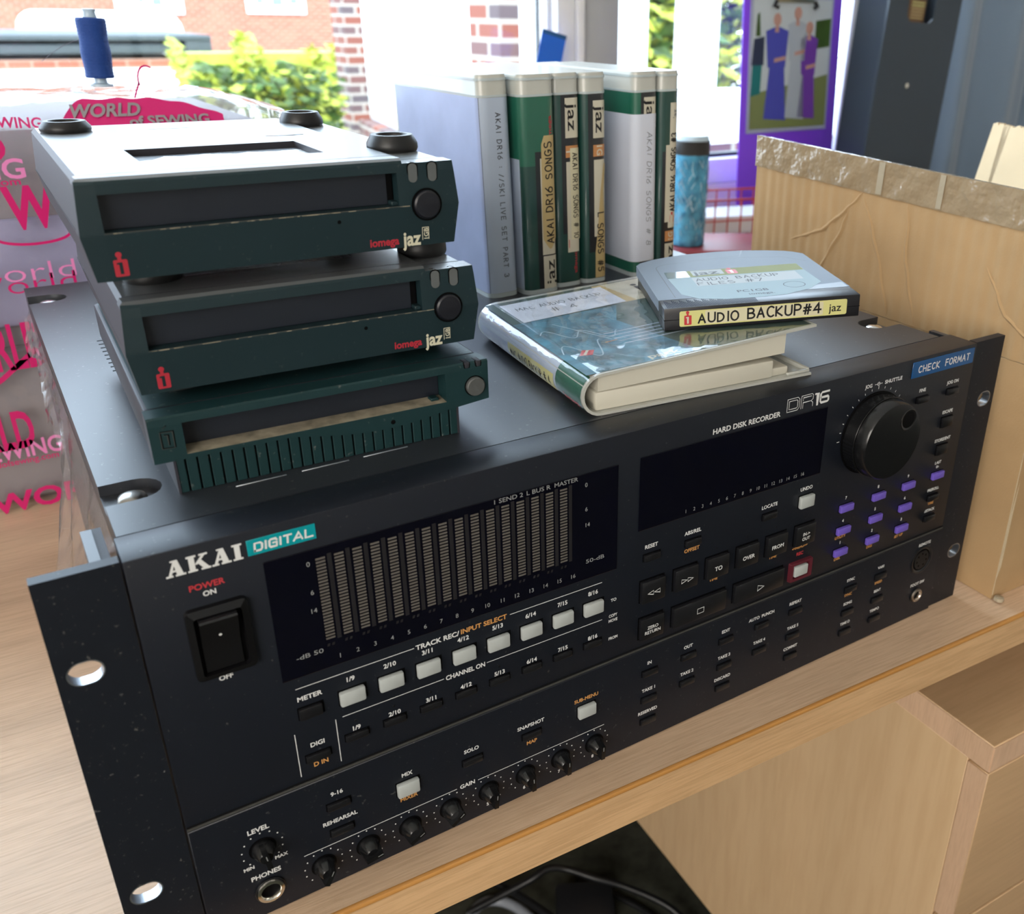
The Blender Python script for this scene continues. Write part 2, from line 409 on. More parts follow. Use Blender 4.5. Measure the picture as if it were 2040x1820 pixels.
ST = {
 'A': [[(0, 0), (.33, 1), (.66, 0)], [(.12, .36), (.54, .36)]],
 'B': [[(0, 0), (0, 1)], [(0, 1)]+arc(.25, .76, .28, .24, 80, -80)+[(0, .52)], [(0, .52)]+arc(.28, .26, .33, .26, 80, -80)+[(0, 0)]],
 'C': [arc(.34, .5, .34, .5, 50, 310, 12)], 'D': [[(0, 0), (0, 1)], [(0, 1)]+arc(.15, .5, .47, .5, 80, -80, 10)+[(0, 0)]],
 'E': [[(.55, 1), (0, 1), (0, 0), (.55, 0)], [(0, .52), (.45, .52)]], 'F': [[(.55, 1), (0, 1), (0, 0)], [(0, .52), (.45, .52)]],
 'G': [arc(.34, .5, .34, .5, 50, 330, 12)+[(.64, .45), (.38, .45)]], 'H': [[(0, 0), (0, 1)], [(.6, 0), (.6, 1)], [(0, .5), (.6, .5)]],
 'I': [[(.1, 0), (.1, 1)]], 'J': [[(.5, 1), (.5, .2)]+arc(.28, .2, .22, .2, 0, -180, 6)], 'K': [[(0, 0), (0, 1)], [(.55, 1), (.02, .45), (.6, 0)]],
 'L': [[(0, 1), (0, 0), (.5, 0)]], 'M': [[(0, 0), (.06, 1), (.38, .3), (.7, 1), (.76, 0)]], 'N': [[(0, 0), (0, 1), (.58, 0), (.58, 1)]],
 'O': [arc(.34, .5, .34, .5, 90, 450, 14)], 'P': [[(0, 0), (0, 1)], [(0, 1)]+arc(.25, .73, .3, .27, 80, -80)+[(0, .46)]],
 'R': [[(0, 0), (0, 1)], [(0, 1)]+arc(.25, .75, .3, .25, 80, -80)+[(0, .5)], [(.2, .5), (.6, 0)]],
 'S': [arc(.3, .75, .27, .25, 40, 230, 8)+arc(.3, .25, .3, .26, 80, -140, 9)], 'T': [[(0, 1), (.64, 1)], [(.32, 1), (.32, 0)]],
 'U': [[(0, 1)]+arc(.3, .3, .3, .3, 180, 360, 8)+[(.6, 1)]], 'V': [[(0, 1), (.32, 0), (.64, 1)]], 'W': [[(0, 1), (.2, 0), (.42, .7), (.64, 0), (.84, 1)]],
 'X': [[(0, 0), (.6, 1)], [(0, 1), (.6, 0)]], 'Y': [[(0, 1), (.3, .5), (.6, 1)], [(.3, .5), (.3, 0)]], 'Z': [[(0, 1), (.6, 1), (0, 0), (.6, 0)]],
 '0': [arc(.3, .5, .3, .5, 90, 450, 14)], '1': [[(.08, .8), (.25, 1), (.25, 0)]], '3': [arc(.26, .75, .27, .25, 150, -80, 8)+arc(.26, .26, .3, .26, 80, -150, 9)],
 '4': [[(.45, 0), (.45, 1), (0, .32), (.66, .32)]], '5': [[(.55, 1), (.08, 1), (.04, .56)]+arc(.27, .3, .3, .3, 110, -140, 9)],
 '6': [[(.5, 1), (.12, .55)]+arc(.3, .28, .29, .28, 150, 510, 12)], '7': [[(0, 1), (.6, 1), (.2, 0)]], '8': [arc(.3, .75, .24, .25, -90, 270, 10), arc(.3, .26, .3, .26, 90, 450, 10)],
 '#': [[(.2, 0), (.32, 1)], [(.46, 0), (.58, 1)], [(.04, .34), (.7, .38)], [(.08, .66), (.74, .70)]], ':': [[(.1, .25), (.1, .3)], [(.1, .65), (.1, .7)]], '/': [[(0, 0), (.4, 1)]], ' ': []}
def hand(mb, txt, u, v, h, pen, mat, fn, w=None, jit=.05, rot=0, slant=0, gap=.28, seed=1):
    rnd = random.Random(seed); xs = 0; lines = []
    for ch in txt:
        g = ST.get(ch, []); wd = max([p[0] for l in g for p in l], default=.45)
        dy = rnd.uniform(-jit, jit); sc = 1+rnd.uniform(-jit, jit)*1.5
        for l in g: lines.append([(xs+p[0]*sc+slant*p[1], p[1]*sc+dy) for p in l])
        xs += wd+gap
    tot = xs-gap; kx = (w/tot) if w else h
    c, s_ = math.cos(rot), math.sin(rot)
    def sub(l):
        q = [l[0]]
        for i in range(1, len(l)):
            n = max(1, int(math.hypot(l[i][0]-l[i-1][0], (l[i][1]-l[i-1][1]))/.25))
            for k in range(1, n+1): q.append((l[i-1][0]+(l[i][0]-l[i-1][0])*k/n, l[i-1][1]+(l[i][1]-l[i-1][1])*k/n))
        return q
    lines = [sub(l) for l in lines]
    L2 = [[(u+(p[0]-tot/2)*kx*c-(p[1]-.5)*h*s_, v+(p[0]-tot/2)*kx*s_+(p[1]-.5)*h*c) for p in l] for l in lines]
    mb.strokes(L2, pen, mat, fn)
def rrect(u0, u1, v0, v1, r, n=4):
    P = []
    for cx_, cy_, a in ((u1-r, v1-r, 0), (u0+r, v1-r, 90), (u0+r, v0+r, 180), (u1-r, v0+r, 270)):
        P += [(cx_+r*math.cos(math.radians(a+90*i/n)), cy_+r*math.sin(math.radians(a+90*i/n))) for i in range(n+1)]
    return P
def stadium(u, v, hw, hh, n=10): return rrect(u-hw, u+hw, v-hh, v+hh, min(hw, hh)-.001, n//2)

# ------------------------------------------------------------------ the room
DA = math.atan2(-15.2, 319.9)                 # the desk is turned a little against the recorder
def desk_pt(u, v, z):                         # u along the front edge, v away from it
    c, s_ = math.cos(DA), math.sin(DA)
    return (121.8+u*c-v*s_, -17.8+u*s_+v*c, z)
FLOOR = -690; WY = 1120
m = MB(); m.box(-1900, 2400, -2700, WY+160, FLOOR-60, FLOOR, 'carpet'); struct(m.build('floor'))
m = MB(); m.box(-1900, 2400, -2700, WY+160, 1650, 1720, 'ceiling_paint'); struct(m.build('ceiling'))
m = MB(); m.box(-1980, -1900, -2700, WY+160, FLOOR, 1650, 'wall_paint'); struct(m.build('wall_left'))
m = MB(); m.box(2400, 2480, -2700, WY+160, FLOOR, 1650, 'wall_paint'); struct(m.build('wall_right'))
m = MB(); m.box(-1980, 2480, -2780, -2700, FLOOR, 1650, 'wall_paint'); struct(m.build('wall_back'))
SILL = 92
m = MB(); m.box(-1900, 2400, WY, WY+160, FLOOR, SILL-46, 'wall_paint'); m.box(-1900, 2400, WY, WY+160, 1480, 1650, 'wall_paint'); m.box(-1900, -1500, WY, WY+160, SILL-46, 1480, 'wall_paint'); m.box(2050, 2400, WY, WY+160, SILL-46, 1480, 'wall_paint')
struct(m.build('wall_front'))
PX0, PX1 = at(1104, 60, WY).x, at(1232, 60, WY).x       # the corner post between the two windows
def window(n, x0, x1):
    m = MB()
    m.box(x0, x1, WY+10, WY+80, SILL-46, SILL, 'upvc', 4); m.box(x0, x1, WY+10, WY+80, 1430, 1480, 'upvc', 4)
    m.box(x0, x0+8, WY+10, WY+80, SILL, 1430, 'upvc', 2); m.box(x1-8, x1, WY+10, WY+80, SILL, 1430, 'upvc', 2)
    m.box(x0+8, x1-8, WY+30, WY+50, SILL, SILL+7, 'seal_black')
    m.box(x1-9, x1-1, WY+34, WY+46, SILL, 1430, 'seal_black'); 
    w = struct(m.build('window_%d' % n))
    p = MB(); p.box(x0+8, x1-10, WY+38, WY+42, SILL+4, 1428, 'window_glass'); p.build('pane', w)
window(1, -1500, PX0); window(2, PX1, 2050)
m = MB()
xs = [PX0, PX0+(PX1-PX0)*.28, PX0+(PX1-PX0)*.42, PX1]
m.box(xs[0], xs[1], WY-10, WY+120, SILL-46, 1480, 'upvc', 5); m.box(xs[1], xs[2]-3, WY-16, WY+120, SILL-46, 1480, 'upvc', 3); m.box(xs[2], xs[3], WY-4, WY+120, SILL-46, 1480, 'upvc_grey', 5)
struct(m.build('trim_1'))

# ------------------------------------------------------------------ desk, pedestal and what lies under the desk
desk = thing('desk', 'wide beech wood desk with an orange edge strip carrying the recorder', 'desk', desk_pt(0, 0, 0), (0, 0, DA))
def inv(x, y):
    c, s_ = math.cos(DA), math.sin(DA); return ((x-121.8)*c+(y+17.8)*s_, -(x-121.8)*s_+(y+17.8)*c)
DX = 1478
m = MB(); m.fill([[(-1500, .5), (DX, .5), inv(1575, 1108), inv(-1480, 1108)]], 'desk_wood', lambda u, v, d: (u, v, d), 0, -25); m.build('desk_top', desk)
m = MB(); m.box(-1500, DX, -.6, .5, -25, -1.6, 'desk_edge', .3, 1); m.box(-1500, DX, -.9, 1.6, -2.6, .06, 'desk_lip', .6, 2); m.build('front_edge', desk)
for x in (-1400, 1420):
    m = MB(); m.box(x, x+25, 60, 1000, FLOOR, -25, 'beech_panel'); m.build('side_panel', desk)
ped = thing('drawer_pedestal', 'light beech drawer pedestal standing under the right part of the desk', 'drawers', (496, -43, -545), (0, 0, -.045))
m = MB(); m.box(0, 420, 0, 520, 423, 445, 'beech_dark', .8, 1); m.box(-.6, 0, 0, 520, 423.6, 444.4, 'beech_edge'); m.box(0, 420, -.6, 0, 423.6, 444.4, 'beech_edge'); m.build('top_panel', ped)  # darker beech on top paints in the shadow of the desk
m = MB(); m.box(0, 18, 17, 515, 0, 423, 'beech_panel', .3, 1); m.build('side_panel', ped)
m = MB(); m.box(402, 420, 17, 515, 0, 423, 'beech_panel', .3, 1); m.build('side_panel', ped)
m = MB(); m.box(18, 402, 497, 515, 0, 423, 'beech_panel'); m.build('back_panel', ped)
for z0, z1 in ((274, 421), (138, 271), (2, 135)):
    m = MB(); m.box(.5, 419.5, 0, 16.3, z0, z1, 'beech_dark', .6, 1); m.box(-.4, .5, .4, 16, z0+.5, z1-.5, 'beech_edge')
    d = m.build('drawer_front', ped)
for x, y in ((110, 60), (380, 60), (110, 420), (380, 420)):
    m = MB(); m.lathe([(26, -9), (28, -7), (28, 7), (26, 9)], (x, y, -117), (1, 0, 0), 'cable_black', 20); m.box(x-13, x+13, y-16, y+16, -90, 0, 'cable_black', 3); m.build('castor', ped)
ad = MB(); ad.box(-36, 36, -28, 28, 0, 34, 'adapter', 5); ad = ad.build('power_adapter', None, (452, 392, FLOOR+.2), (0, 0, -.5))
tag(ad, 'dark blue-black power adapter on the carpet under the desk', 'adapter')
def cable(name, label, pts, r, mat, cat='cable'):
    P = []
    for i in range(len(pts)-1):
        p0 = Vector(pts[max(i-1, 0)]); p1 = Vector(pts[i]); p2 = Vector(pts[i+1]); p3 = Vector(pts[min(i+2, len(pts)-1)])
        for k in range(8):
            t_ = k/8; P.append(.5*((2*p1)+(-p0+p2)*t_+(2*p0-5*p1+4*p2-p3)*t_*t_+(-p0+3*p1-3*p2+p3)*t_**3))
    P.append(Vector(pts[-1])); m = MB(); m.tube(P, r, mat, 10); o = m.build(name); tag(o, label, cat); return o
zc = FLOOR+52
cable('power_cable', 'thin black power cable arching over the adapter under the desk', [(330, 470, zc-40), (398, 440, zc), (425, 437, zc+8), (447, 426, zc+4), (470, 400, zc), (500, 375, zc-10), (535, 335, zc-25), (552, 292, zc-40), (560, 240, zc-46)], 4.6, 'cable_black')
cable('mains_cable', 'second black cable bending beside the pedestal under the desk', [(474, 444, FLOOR+4), (486, 420, FLOOR+5), (502, 392, FLOOR+5), (519, 355, FLOOR+5), (528, 310, FLOOR+5), (526, 240, FLOOR+5)], 3.8, 'cable_black')
cable('grey_hose', 'pale grey looped cable lying on the floor at the bottom edge', [(318, 380, FLOOR+7), (312, 440, FLOOR+7), (335, 470, FLOOR+7), (362, 474, FLOOR+7), (384, 450, FLOOR+7), (396, 405, FLOOR+7), (396, 360, FLOOR+7)], 6.5, 'cable_grey')
cable('grey_lead', 'straight grey lead under the desk behind the black cables', [(396, 520, FLOOR+6), (428, 506, FLOOR+6), (470, 500, FLOOR+6)], 5, 'cable_grey')
cable('black_lead', 'black lead crossing the pale grey loop under the desk', [(350, 520, FLOOR+22), (382, 466, FLOOR+24), (398, 425, FLOOR+26), (415, 375, FLOOR+24), (425, 335, FLOOR+22)], 5, 'cable_black')

# ------------------------------------------------------------------ the recorder
REC = thing('hard_disk_recorder', 'large black rack-mount hard disk recorder with jog dial and button rows on the desk', 'recorder', (0, 0, .3))
HT = 174.5
FR = lambda y: (lambda u, v: (u, y, v))
FD = lambda u, v, d: (u, d, v)
for sx, nm in ((0, 'rack_ear'), (457.1, 'rack_ear')):
    m = MB()
    hx = 8.7 if sx == 0 else 457.1+25.5-8.7
    loops = [[(sx, 0), (sx+25.5, 0), (sx+25.5, HT), (sx, HT)]]+[stadium(hx, z, 5.3, 4.2, 16)[::-1] for z in (36.2, 137.8)]
    m.fill(loops, 'ear_black', FD, .8, 5.6, wall='ear_black', wallholes='bare_glint_edge')
    for z in (36.2, 137.8):
        a = stadium(hx, z, 5.3, 4.2, 16); b = stadium(hx, z, 5.75, 4.65, 16)
        m.loft([[(p[0], .76, p[1]) for p in b], [(p[0], .76, p[1]) for p in a]], 'bare_glint_edge', True, False)
    e = m.build(nm, REC)
    m = MB(); f0, f1 = (17.5, 24) if sx == 0 else (458.6, 465)
    m.box(f0, f1-3, 5.6, 34, 3, 172, 'cover_paint'); m.box(f1-3, f1, 5.6, 36, 3, 171, 'drive_side'); m.build('mounting_flange', e)
# chassis and top cover
m = MB(); m.box(30, 444, 18, 383, 1.5, 170, 'cover_paint'); m.build('chassis', REC)
x0, x1, y0, y1 = 27.2, 447.6, 18.8, 384.5
out = [(x0, y0)]
out += [(x1, y0)]
for yc in (55, 352): out += [(x1, yc-8.2)]+[(433.5+8.2*math.cos(math.radians(a)), yc+8.2*math.sin(math.radians(a))) for a in range(270, 89, -20)]+[(x1, yc+8.2)]
out += [(x1, y1), (x0, y1)]
for yc in (352, 53): out += [(x0, yc+9.2)]+[(38.5+9.2*math.cos(math.radians(a)), yc+9.2*math.sin(math.radians(a))) for a in range(90, -91, -20)]+[(x0, yc-9.2)]
m = MB(); TP = lambda u, v, d: (u, v, d)
m.fill([out], 'cover_paint', TP, HT, HT-4.5)
for xa, xb in ((x0, x0+1.2), (x1-1.2, x1)): m.box(xa, xb, y0, y1, 8, HT-4.6, 'cover_paint')
for yc, xa, xb in ((53, x0, 50), (352, x0, 50), (55, 424, x1), (352, 424, x1)): m.box(xa, xb, yc-9.6, yc+9.6, HT-5.2, HT-4.4, 'cover_paint')
for k in range(3): m.box(70.1+24.5*k, 88.9+24.5*k, 35.2, 36.0, HT, HT+.35, 'bare_glint_edge', .15, 1)  # slot edges as bright metal lines imitating reflected light
for k in range(9): m.box(51, 110, 194.5+k*6.75, 192.9+k*6.75, HT, HT+.06, 'void')
m.build('top_cover', REC)
for (x, y, mm_) in ((37, 53, 'screw_steel'), (37.2, 352, 'screw_bright'), (436, 55.5, 'screw_bright'), (436, 352, 'screw_bright')):
    m = MB(); m.lathe([(5.2, -.2), (5.2, 1.0), (4.6, 2.2), (3, 2.9), (0.01, 3.1)], (x, y, HT-4.4), (0, 0, 1), mm_, 24, cap=False)
    for a in (.4, .4+PI/2):
        c, s_ = math.cos(a), math.sin(a)
        m.add([(x+c*u-s_*v, y+s_*u+c*v, HT-1.28-abs(u)*.12) for u, v in ((-2.8, -.5), (2.8, -.5), (2.8, .5), (-2.8, .5))], [[0, 1, 2, 3]], 'void')
    m.build('screw', REC)
# front panel: the lower third stands proud
up = MB(); up.box(26.2, 456.7, 0, 18.6, 58.6, HT, 'panel_black', .5, 2, smooth=False)
YL = -.9
lo = MB(); lo.box(26.2, 456.7, YL, 18.6, .2, 57.6, 'panel_black', .35, 1, smooth=False); lo.box(26.4, 456.5, -.35, 18, 57.6, 58.6, 'groove_lip'); lo.box(26.4, 456.5, -.1, 0, 58.6, 59.6, 'groove')  # paler ledge colour imitates light caught on the proud panel's edge
# printed lettering
white, orange, redm = 'ink_white', 'ink_orange', 'ink_red'
PN = lambda z: up if z > 58 else lo
U_ = FR(-.05); L_ = FR(YL-.05)
def T(s_, x, z, h=1.9, mb=None, w=None, fn=None, **k): text(PN(z), s_, x, z, h, mb or white, fn or (U_ if z > 58 else L_), w, k.pop('bold', .028), **k)
def rule(x0, x1, z, w=.32): PN(z).strokes([[(x0, z), (x1, z)]], w, 'ink_white', U_ if z > 58 else L_)
def key(name, x, z, w, h, d, mat, bev=.5, slot=True, sx=.5, y0=None):
    yb = (0 if z > 58 else YL) if y0 is None else y0
    if slot: PN(z).quad([(x-w/2-.35, yb-.03, z-h/2-.35), (x+w/2+sx, yb-.03, z-h/2-.35), (x+w/2+sx, yb-.03, z+h/2+.4), (x-w/2-.35, yb-.03, z+h/2+.4)], 'void')
    m = MB(); m.box(x-w/2, x+w/2, yb-d, yb+.1, z-h/2, z+h/2, mat, bev, 2); return m.build(name, REC)
CH = [93.4+16.02*i for i in range(8)]
N8 = ['1/9', '2/10', '3/11', '4/12', '5/13', '6/14', '7/15', '8/16']
for x, s_ in zip(CH, N8):
    T(s_, x, 99.9, 2.0); T(s_, x, 75.7, 2.0)
    key('track_button', x-.3, 92.4, 10.2, 6.6, 2.3, 'key_white', .75, sx=1.2)
    key('channel_button', x-.4, 72.3, 9.2, 3.1, 1.5, 'key_black', .35, sx=.9)
    up.lathe([(.65, -.06), (.6, -.12)], (x, 0, 79.2), (0, 1, 0), 'key_dark', 10)
T('METER', 77.3, 98.6, 2.0, w=9.6); key('meter_button', 76.7, 91.9, 9, 5.2, 1.7, 'key_black', .6, sx=.9)
T('DIGI', 77.5, 75.4, 2.0); key('channel_button', 77, 69.5, 9.4, 3.4, 1.5, 'key_black', .35, sx=.9); T('D IN', 77.8, 65.5, 2.0, orange)
for x in (69.5, 85.6): up.strokes([[(x, 62.1), (x, 83.1)]], .32, 'ink_white', U_)
rule(72.5, 119.9, 103.6); rule(163.6, 210.2, 103.8); T('TRACK REC/', 130.3, 103.4, 2.2, w=19.2); T('INPUT SELECT', 151.3, 103.6, 2.2, orange, w=21.4)
rule(88.5, 131.6, 83.3); rule(151.8, 210.5, 83.5); T('CHANNEL ON', 141.7, 83.2, 2.2, w=18.2)
T('TO', 216.8, 92.2, 1.5); T('COPY', 216.7, 83.7, 1.5, w=4.7); T('MOVE', 216.7, 81, 1.5, w=4.9); T('FROM', 216.9, 71.1, 1.5, w=5)
for s_, x, zt, zb in (('9-16', 81.8, 48, 42), ('REHEARSAL', 81.8, 33.8, 28), ('SOLO', 141.7, 40.9, 35), ('SNAPSHOT', 171.7, 40.9, 35.3)):
    T(s_, x, zt, 1.9); key('mode_button', x, zb, 9.4, 3.2, 1.5, 'key_black', .35, sx=.9)
T('MAP', 172, 30.8, 1.9, orange); T('MIX', 111.7, 42.5, 1.9); key('mixer_button', 111.3, 35.8, 9.8, 7, 2.4, 'key_white', .7, sx=1); T('MIXER', 111.6, 29.5, 1.9, orange)
T('SUB-MENU', 201.7, 42.9, 1.9, orange); key('menu_button', 201.4, 36.3, 9.6, 6.6, 2.4, 'key_white', .7, sx=.8)
rule(65.5, 133.5, 22.1); T('GAIN', 138.8, 22.2, 2.1); rule(144.1, 211.9, 22.1)
def knob(x, z, ang, name='gain_knob'):
    for k in range(11):
        a = math.radians(225-27*k); lo.lathe([(.34, 0), (.3, -.06)], (x+7.9*math.cos(a), YL, z+7.9*math.sin(a)), (0, 1, 0), 'ink_white', 8)
    m = MB(); m.lathe([(5.3, -.1), (5.3, -.15)], (x, YL, z), (0, 1, 0), 'void', 28)
    m.lathe([(4.5, 0), (4.5, -1.4), (4.1, -2.6), (2.9, -5.6), (2.5, -6.1)], (x, YL, z), (0, 1, 0), 'dial_black', 32)
    c, s_ = math.cos(ang), math.sin(ang)
    def fn(a, b, h): return (x+a*c-b*s_, YL+h, z+a*s_+b*c)
    hw = 1.05
    P = []
    for h, L in ((-2.0, 4.3), (-8.6, 3.7)): P.append([fn(-L, -hw, h), fn(L, -hw, h), fn(L, hw, h), fn(-L, hw, h)])
    m.loft(P, 'dial_black', True, True, False)
    m.quad([fn(1.2, -.18, -8.64), fn(3.5, -.18, -8.64), fn(3.5, .18, -8.64), fn(1.2, .18, -8.64)], 'ink_grey')
    return m.build(name, REC)
for i in range(8):
    x = 72.6+19.1*i; knob(x, 13.1, math.radians((62, 8, 28, 36, 84, 92, 90, 88)[i]))
    if i: T(str(i+1), x-.9, 5.4, 1.7)
knob(50.6, 35.6, math.radians(98), 'level_knob'); T('LEVEL', 50.3, 45.8, 2.2); T('MIN', 44.3, 28, 1.6); T('MAX', 57, 28, 1.6); T('PHONES', 50.1, 21.8, 2.2, w=11.6)
def jack(name, x, z, ro, ri, mat):
    m = MB(); m.lathe([(ro+.5, .0), (ro+.5, -.6), (ro, -.9)], (x, YL, z), (0, 1, 0), 'key_dark', 36, cap=False)
    m.lathe([(ro, -.5), (ro-.3, -1.7), (ri+.5, -1.9), (ri, -1.4), (ri-.1, -.1)], (x, YL, z), (0, 1, 0), mat, 36, cap=False)
    m.lathe([(ri+.2, -.05), (ri+.1, -.12)], (x, YL, z), (0, 1, 0), 'void', 28); return m.build(name, REC)
jack('headphone_jack', 50.5, 13, 5.6, 3.6, 'chrome'); jack('footswitch_jack', 440.4, 16.3, 4.5, 2.9, 'nickel')
# power switch
m = MB(); ring = [rrect(40.2, 61.2, 121.4, 150.6, 2.2), rrect(40.4, 61, 121.6, 150.4, 2.0), rrect(42.6, 58.6, 123.6, 147.6, 1.2), rrect(42.9, 58.3, 123.9, 147.3, 1)]
ys = (0, -2.0, -2.6, -.4)
m.loft([[(p[0], y, p[1]) for p in r] for r, y in zip(ring, ys)], 'switch_gloss', True, False); m.quad([(p[0], -.35, p[1]) for p in ring[3]][::-1], 'void')
sw = m.build('power_switch', REC)
m = MB(); prof = [(-.3, 124.6), (-1.6, 124.6), (-1.4, 130), (-1.6, 135.5), (-3.6, 141), (-5.0, 146.2), (-4.2, 146.9), (-.3, 146.9)]
m.loft([[(x, y, z) for y, z in prof] for x in (44, 56.6)], 'switch_gloss', True, True, False); m.lathe([(.55, 0), (.5, -.1)], (50.2, -3.4, 139.6), (0, 1, .3), 'ink_white', 10)
m.build('rocker', sw)
T('POWER', 49.5, 158.3, 2.2, redm, w=11.6); T('ON', 49.8, 155.1, 1.9); T('OFF', 49.8, 119.4, 1.9)
# maker's name: heavy slab serif capitals
def slab(mb, x, z, h):
    k = h/6.0; dd = [.06]
    def poly(pts):
        dd[0] += .012; fn = FR(-dd[0])
        mb.quad([fn(x+a*k, z+b*k) for a, b in pts], 'ink_white')
    def A(o):
        poly([(o+.7, .4), (o+1.7, .4), (o+3.6, 6), (o+2.9, 6)]); poly([(o+3.4, .4), (o+5.4, .4), (o+4.1, 6), (o+2.6, 6)])
        poly([(o+1.5, 1.7), (o+4.4, 1.7), (o+4.4, 2.4), (o+1.7, 2.4)]); poly([(o, 0), (o+2.2, 0), (o+2.2, .7), (o, .7)]); poly([(o+2.9, 0), (o+6.1, 0), (o+6.1, .7), (o+2.9, .7)]); poly([(o+1.9, 5.4), (o+3.6, 5.4), (o+4.1, 6), (o+1.9, 6)])
    A(0)
    o = 6.7; poly([(o+.6, 0), (o+2.4, 0), (o+2.4, 6), (o+.6, 6)]); poly([(o, 0), (o+3, 0), (o+3, .7), (o, .7)]); poly([(o, 5.3), (o+3, 5.3), (o+3, 6), (o, 6)])
    poly([(o+2.2, 2.4), (o+3.2, 2.4), (o+6, 5.6), (o+4.9, 5.6)]); poly([(o+2.9, 3.4), (o+5.0, .3), (o+6.9, .3), (o+4.1, 4.4)]); poly([(o+4.1, 0), (o+7.1, 0), (o+7.1, .7), (o+4.1, .7)]); poly([(o+3.9, 5.3), (o+6.6, 5.3), (o+6.6, 6), (o+3.9, 6)])
    A(14.2)
    o = 20.9; poly([(o+.7, 0), (o+2.5, 0), (o+2.5, 6), (o+.7, 6)]); poly([(o, 0), (o+3.2, 0), (o+3.2, .7), (o, .7)]); poly([(o, 5.3), (o+3.2, 5.3), (o+3.2, 6), (o, 6)])
slab(up, 37.7, 164.5, 6.15)
wd = 0; badge = MB(); badge.box(64, 87.7, -.3, 0, 164.7, 170.8, 'ink_teal', .1, 1)
TECH = {'D': [[(0, 0), (0, 1), (.8, 1), (1, .8), (1, .2), (.8, 0), (0, 0)]], 'I': [[(0, 0), (0, 1)]], 'G': [[(1, .8), (.85, 1), (.15, 1), (0, .85), (0, .15), (.15, 0), (1, 0), (1, .5), (.5, .5)]], 'T': [[(0, 1), (1, 1)], [(.5, 1), (.5, 0)]], 'A': [[(-.15, 0), (.55, 1), (1.05, 0)], [(.25, .28), (.9, .28)]], 'L': [[(0, 1), (0, 0), (1, 0)]]}
xs_ = 66.4
for ch in 'DIGITAL':
    wd = 0 if ch == 'I' else 2.5
    for q_, l in enumerate(TECH[ch]): badge.strokes([[(xs_+p[0]*wd+.25*p[1], 166.2+p[1]*2.9) for p in l]], .72, 'ink_white', FR(-.36-.02*q_))
    xs_ += wd+1.25
badge.build('badge', REC)
T('HARD DISK RECORDER', 290.7, 163.9, 2.5, w=41.6)
def outline(lines, w):
    up.strokes(lines, w, 'ink_white', U_)
outline([[(315.4, 163.6), (315.4, 170.2), (322.2, 170.2), (323.4, 169), (323.4, 164.8), (322.2, 163.6), (315.4, 163.6)], [(316.6, 164.8), (316.6, 169), (321.6, 169), (322.2, 168.4), (322.2, 165.4), (321.6, 164.8), (316.6, 164.8)], [(324.6, 163.6), (324.6, 170.2), (331.6, 170.2), (332.4, 169.4), (332.4, 167.4), (331, 166.6), (332.4, 165.6), (332.4, 163.6)], [(325.8, 163.6), (325.8, 166.6), (331, 166.6)], [(325.8, 167.6), (325.8, 169.1), (331.2, 169.1)]], .3)
outline([[(334, 169.4), (335.6, 169.4), (335.6, 163.6)]], 1.1); outline([[(343.2, 169.5), (338.4, 169.5), (337.6, 168.6), (337.6, 164.8), (338.3, 164.1), (342.6, 164.1), (343.1, 164.6), (343.1, 166.3), (342.6, 166.8), (338, 166.8)]], 1.05)
# meter and status displays
m = MB(); m.box(68.3, 217.9, -.45, 0, 108.6, 160.9, 'display_glass', .35, 2, smooth=False)
for c in range(16):
    xb = 87.9+6.82*c
    for r in range(26):
        z = 121.3+r*1.385; f = FR(-.49)
        m.quad([f(xb-1.75, z), f(xb+1.75, z), f(xb+1.75, z+.82), f(xb-1.75, z+.82)], 'bar_grey')
    m.quad([FR(-.48)(xb+2.5, 120.5), FR(-.48)(xb+4.1, 120.5), FR(-.48)(xb+4.1, 157.6), FR(-.48)(xb+2.5, 157.6)], 'bar_dim')
    for q in (-1.2, .6): m.quad([FR(-.48)(xb+q-.5, 118.2), FR(-.48)(xb+q+.5, 118.2), FR(-.48)(xb+q+.8, 119.4), FR(-.48)(xb+q-.2, 119.4)], 'bar_dim')
    text(m, str(c+1), 90.6+6.95*c, 112.5, 1.9, 'ink_grey', FR(-.5), bold=.005)
for s_, xl, zl, xr, zr in (('0', 83.4, 155.3, 201.4, 155.6), ('6', 83.5, 143.3, 201.5, 143.9), ('14', 83.3, 135.5, 202.2, 136.2)):
    text(m, s_, xl, zl, 1.9, 'ink_grey', FR(-.5), bold=.005); text(m, s_, xr, zr, 1.9, 'ink_grey', FR(-.5), bold=.005)
text(m, '-dB 50', 79.5, 117.3, 1.9, 'ink_grey', FR(-.5), w=10.2, bold=.005); text(m, '50-dB', 206.2, 117.8, 1.9, 'ink_grey', FR(-.5), w=9.6, bold=.005)
for s_, x, w in (('1 SEND 2', 164.6, 13), ('L BUS R', 178.4, 11.2), ('MASTER', 191.6, 11.4)): text(m, s_, x, 159.4, 1.9, 'ink_grey', FR(-.5), w=w, bold=.005)
m.build('level_meter_display', REC)
m = MB(); m.box(229.4, 343.4, -.45, 0, 124.2, 161.1, 'display_glass', .35, 2, smooth=False)
for c in range(16): text(m, str(c+1), 256.2+4.96*c, 127.1, 1.8, 'ink_grey', FR(-.5), bold=.005)
m.build('status_display', REC)
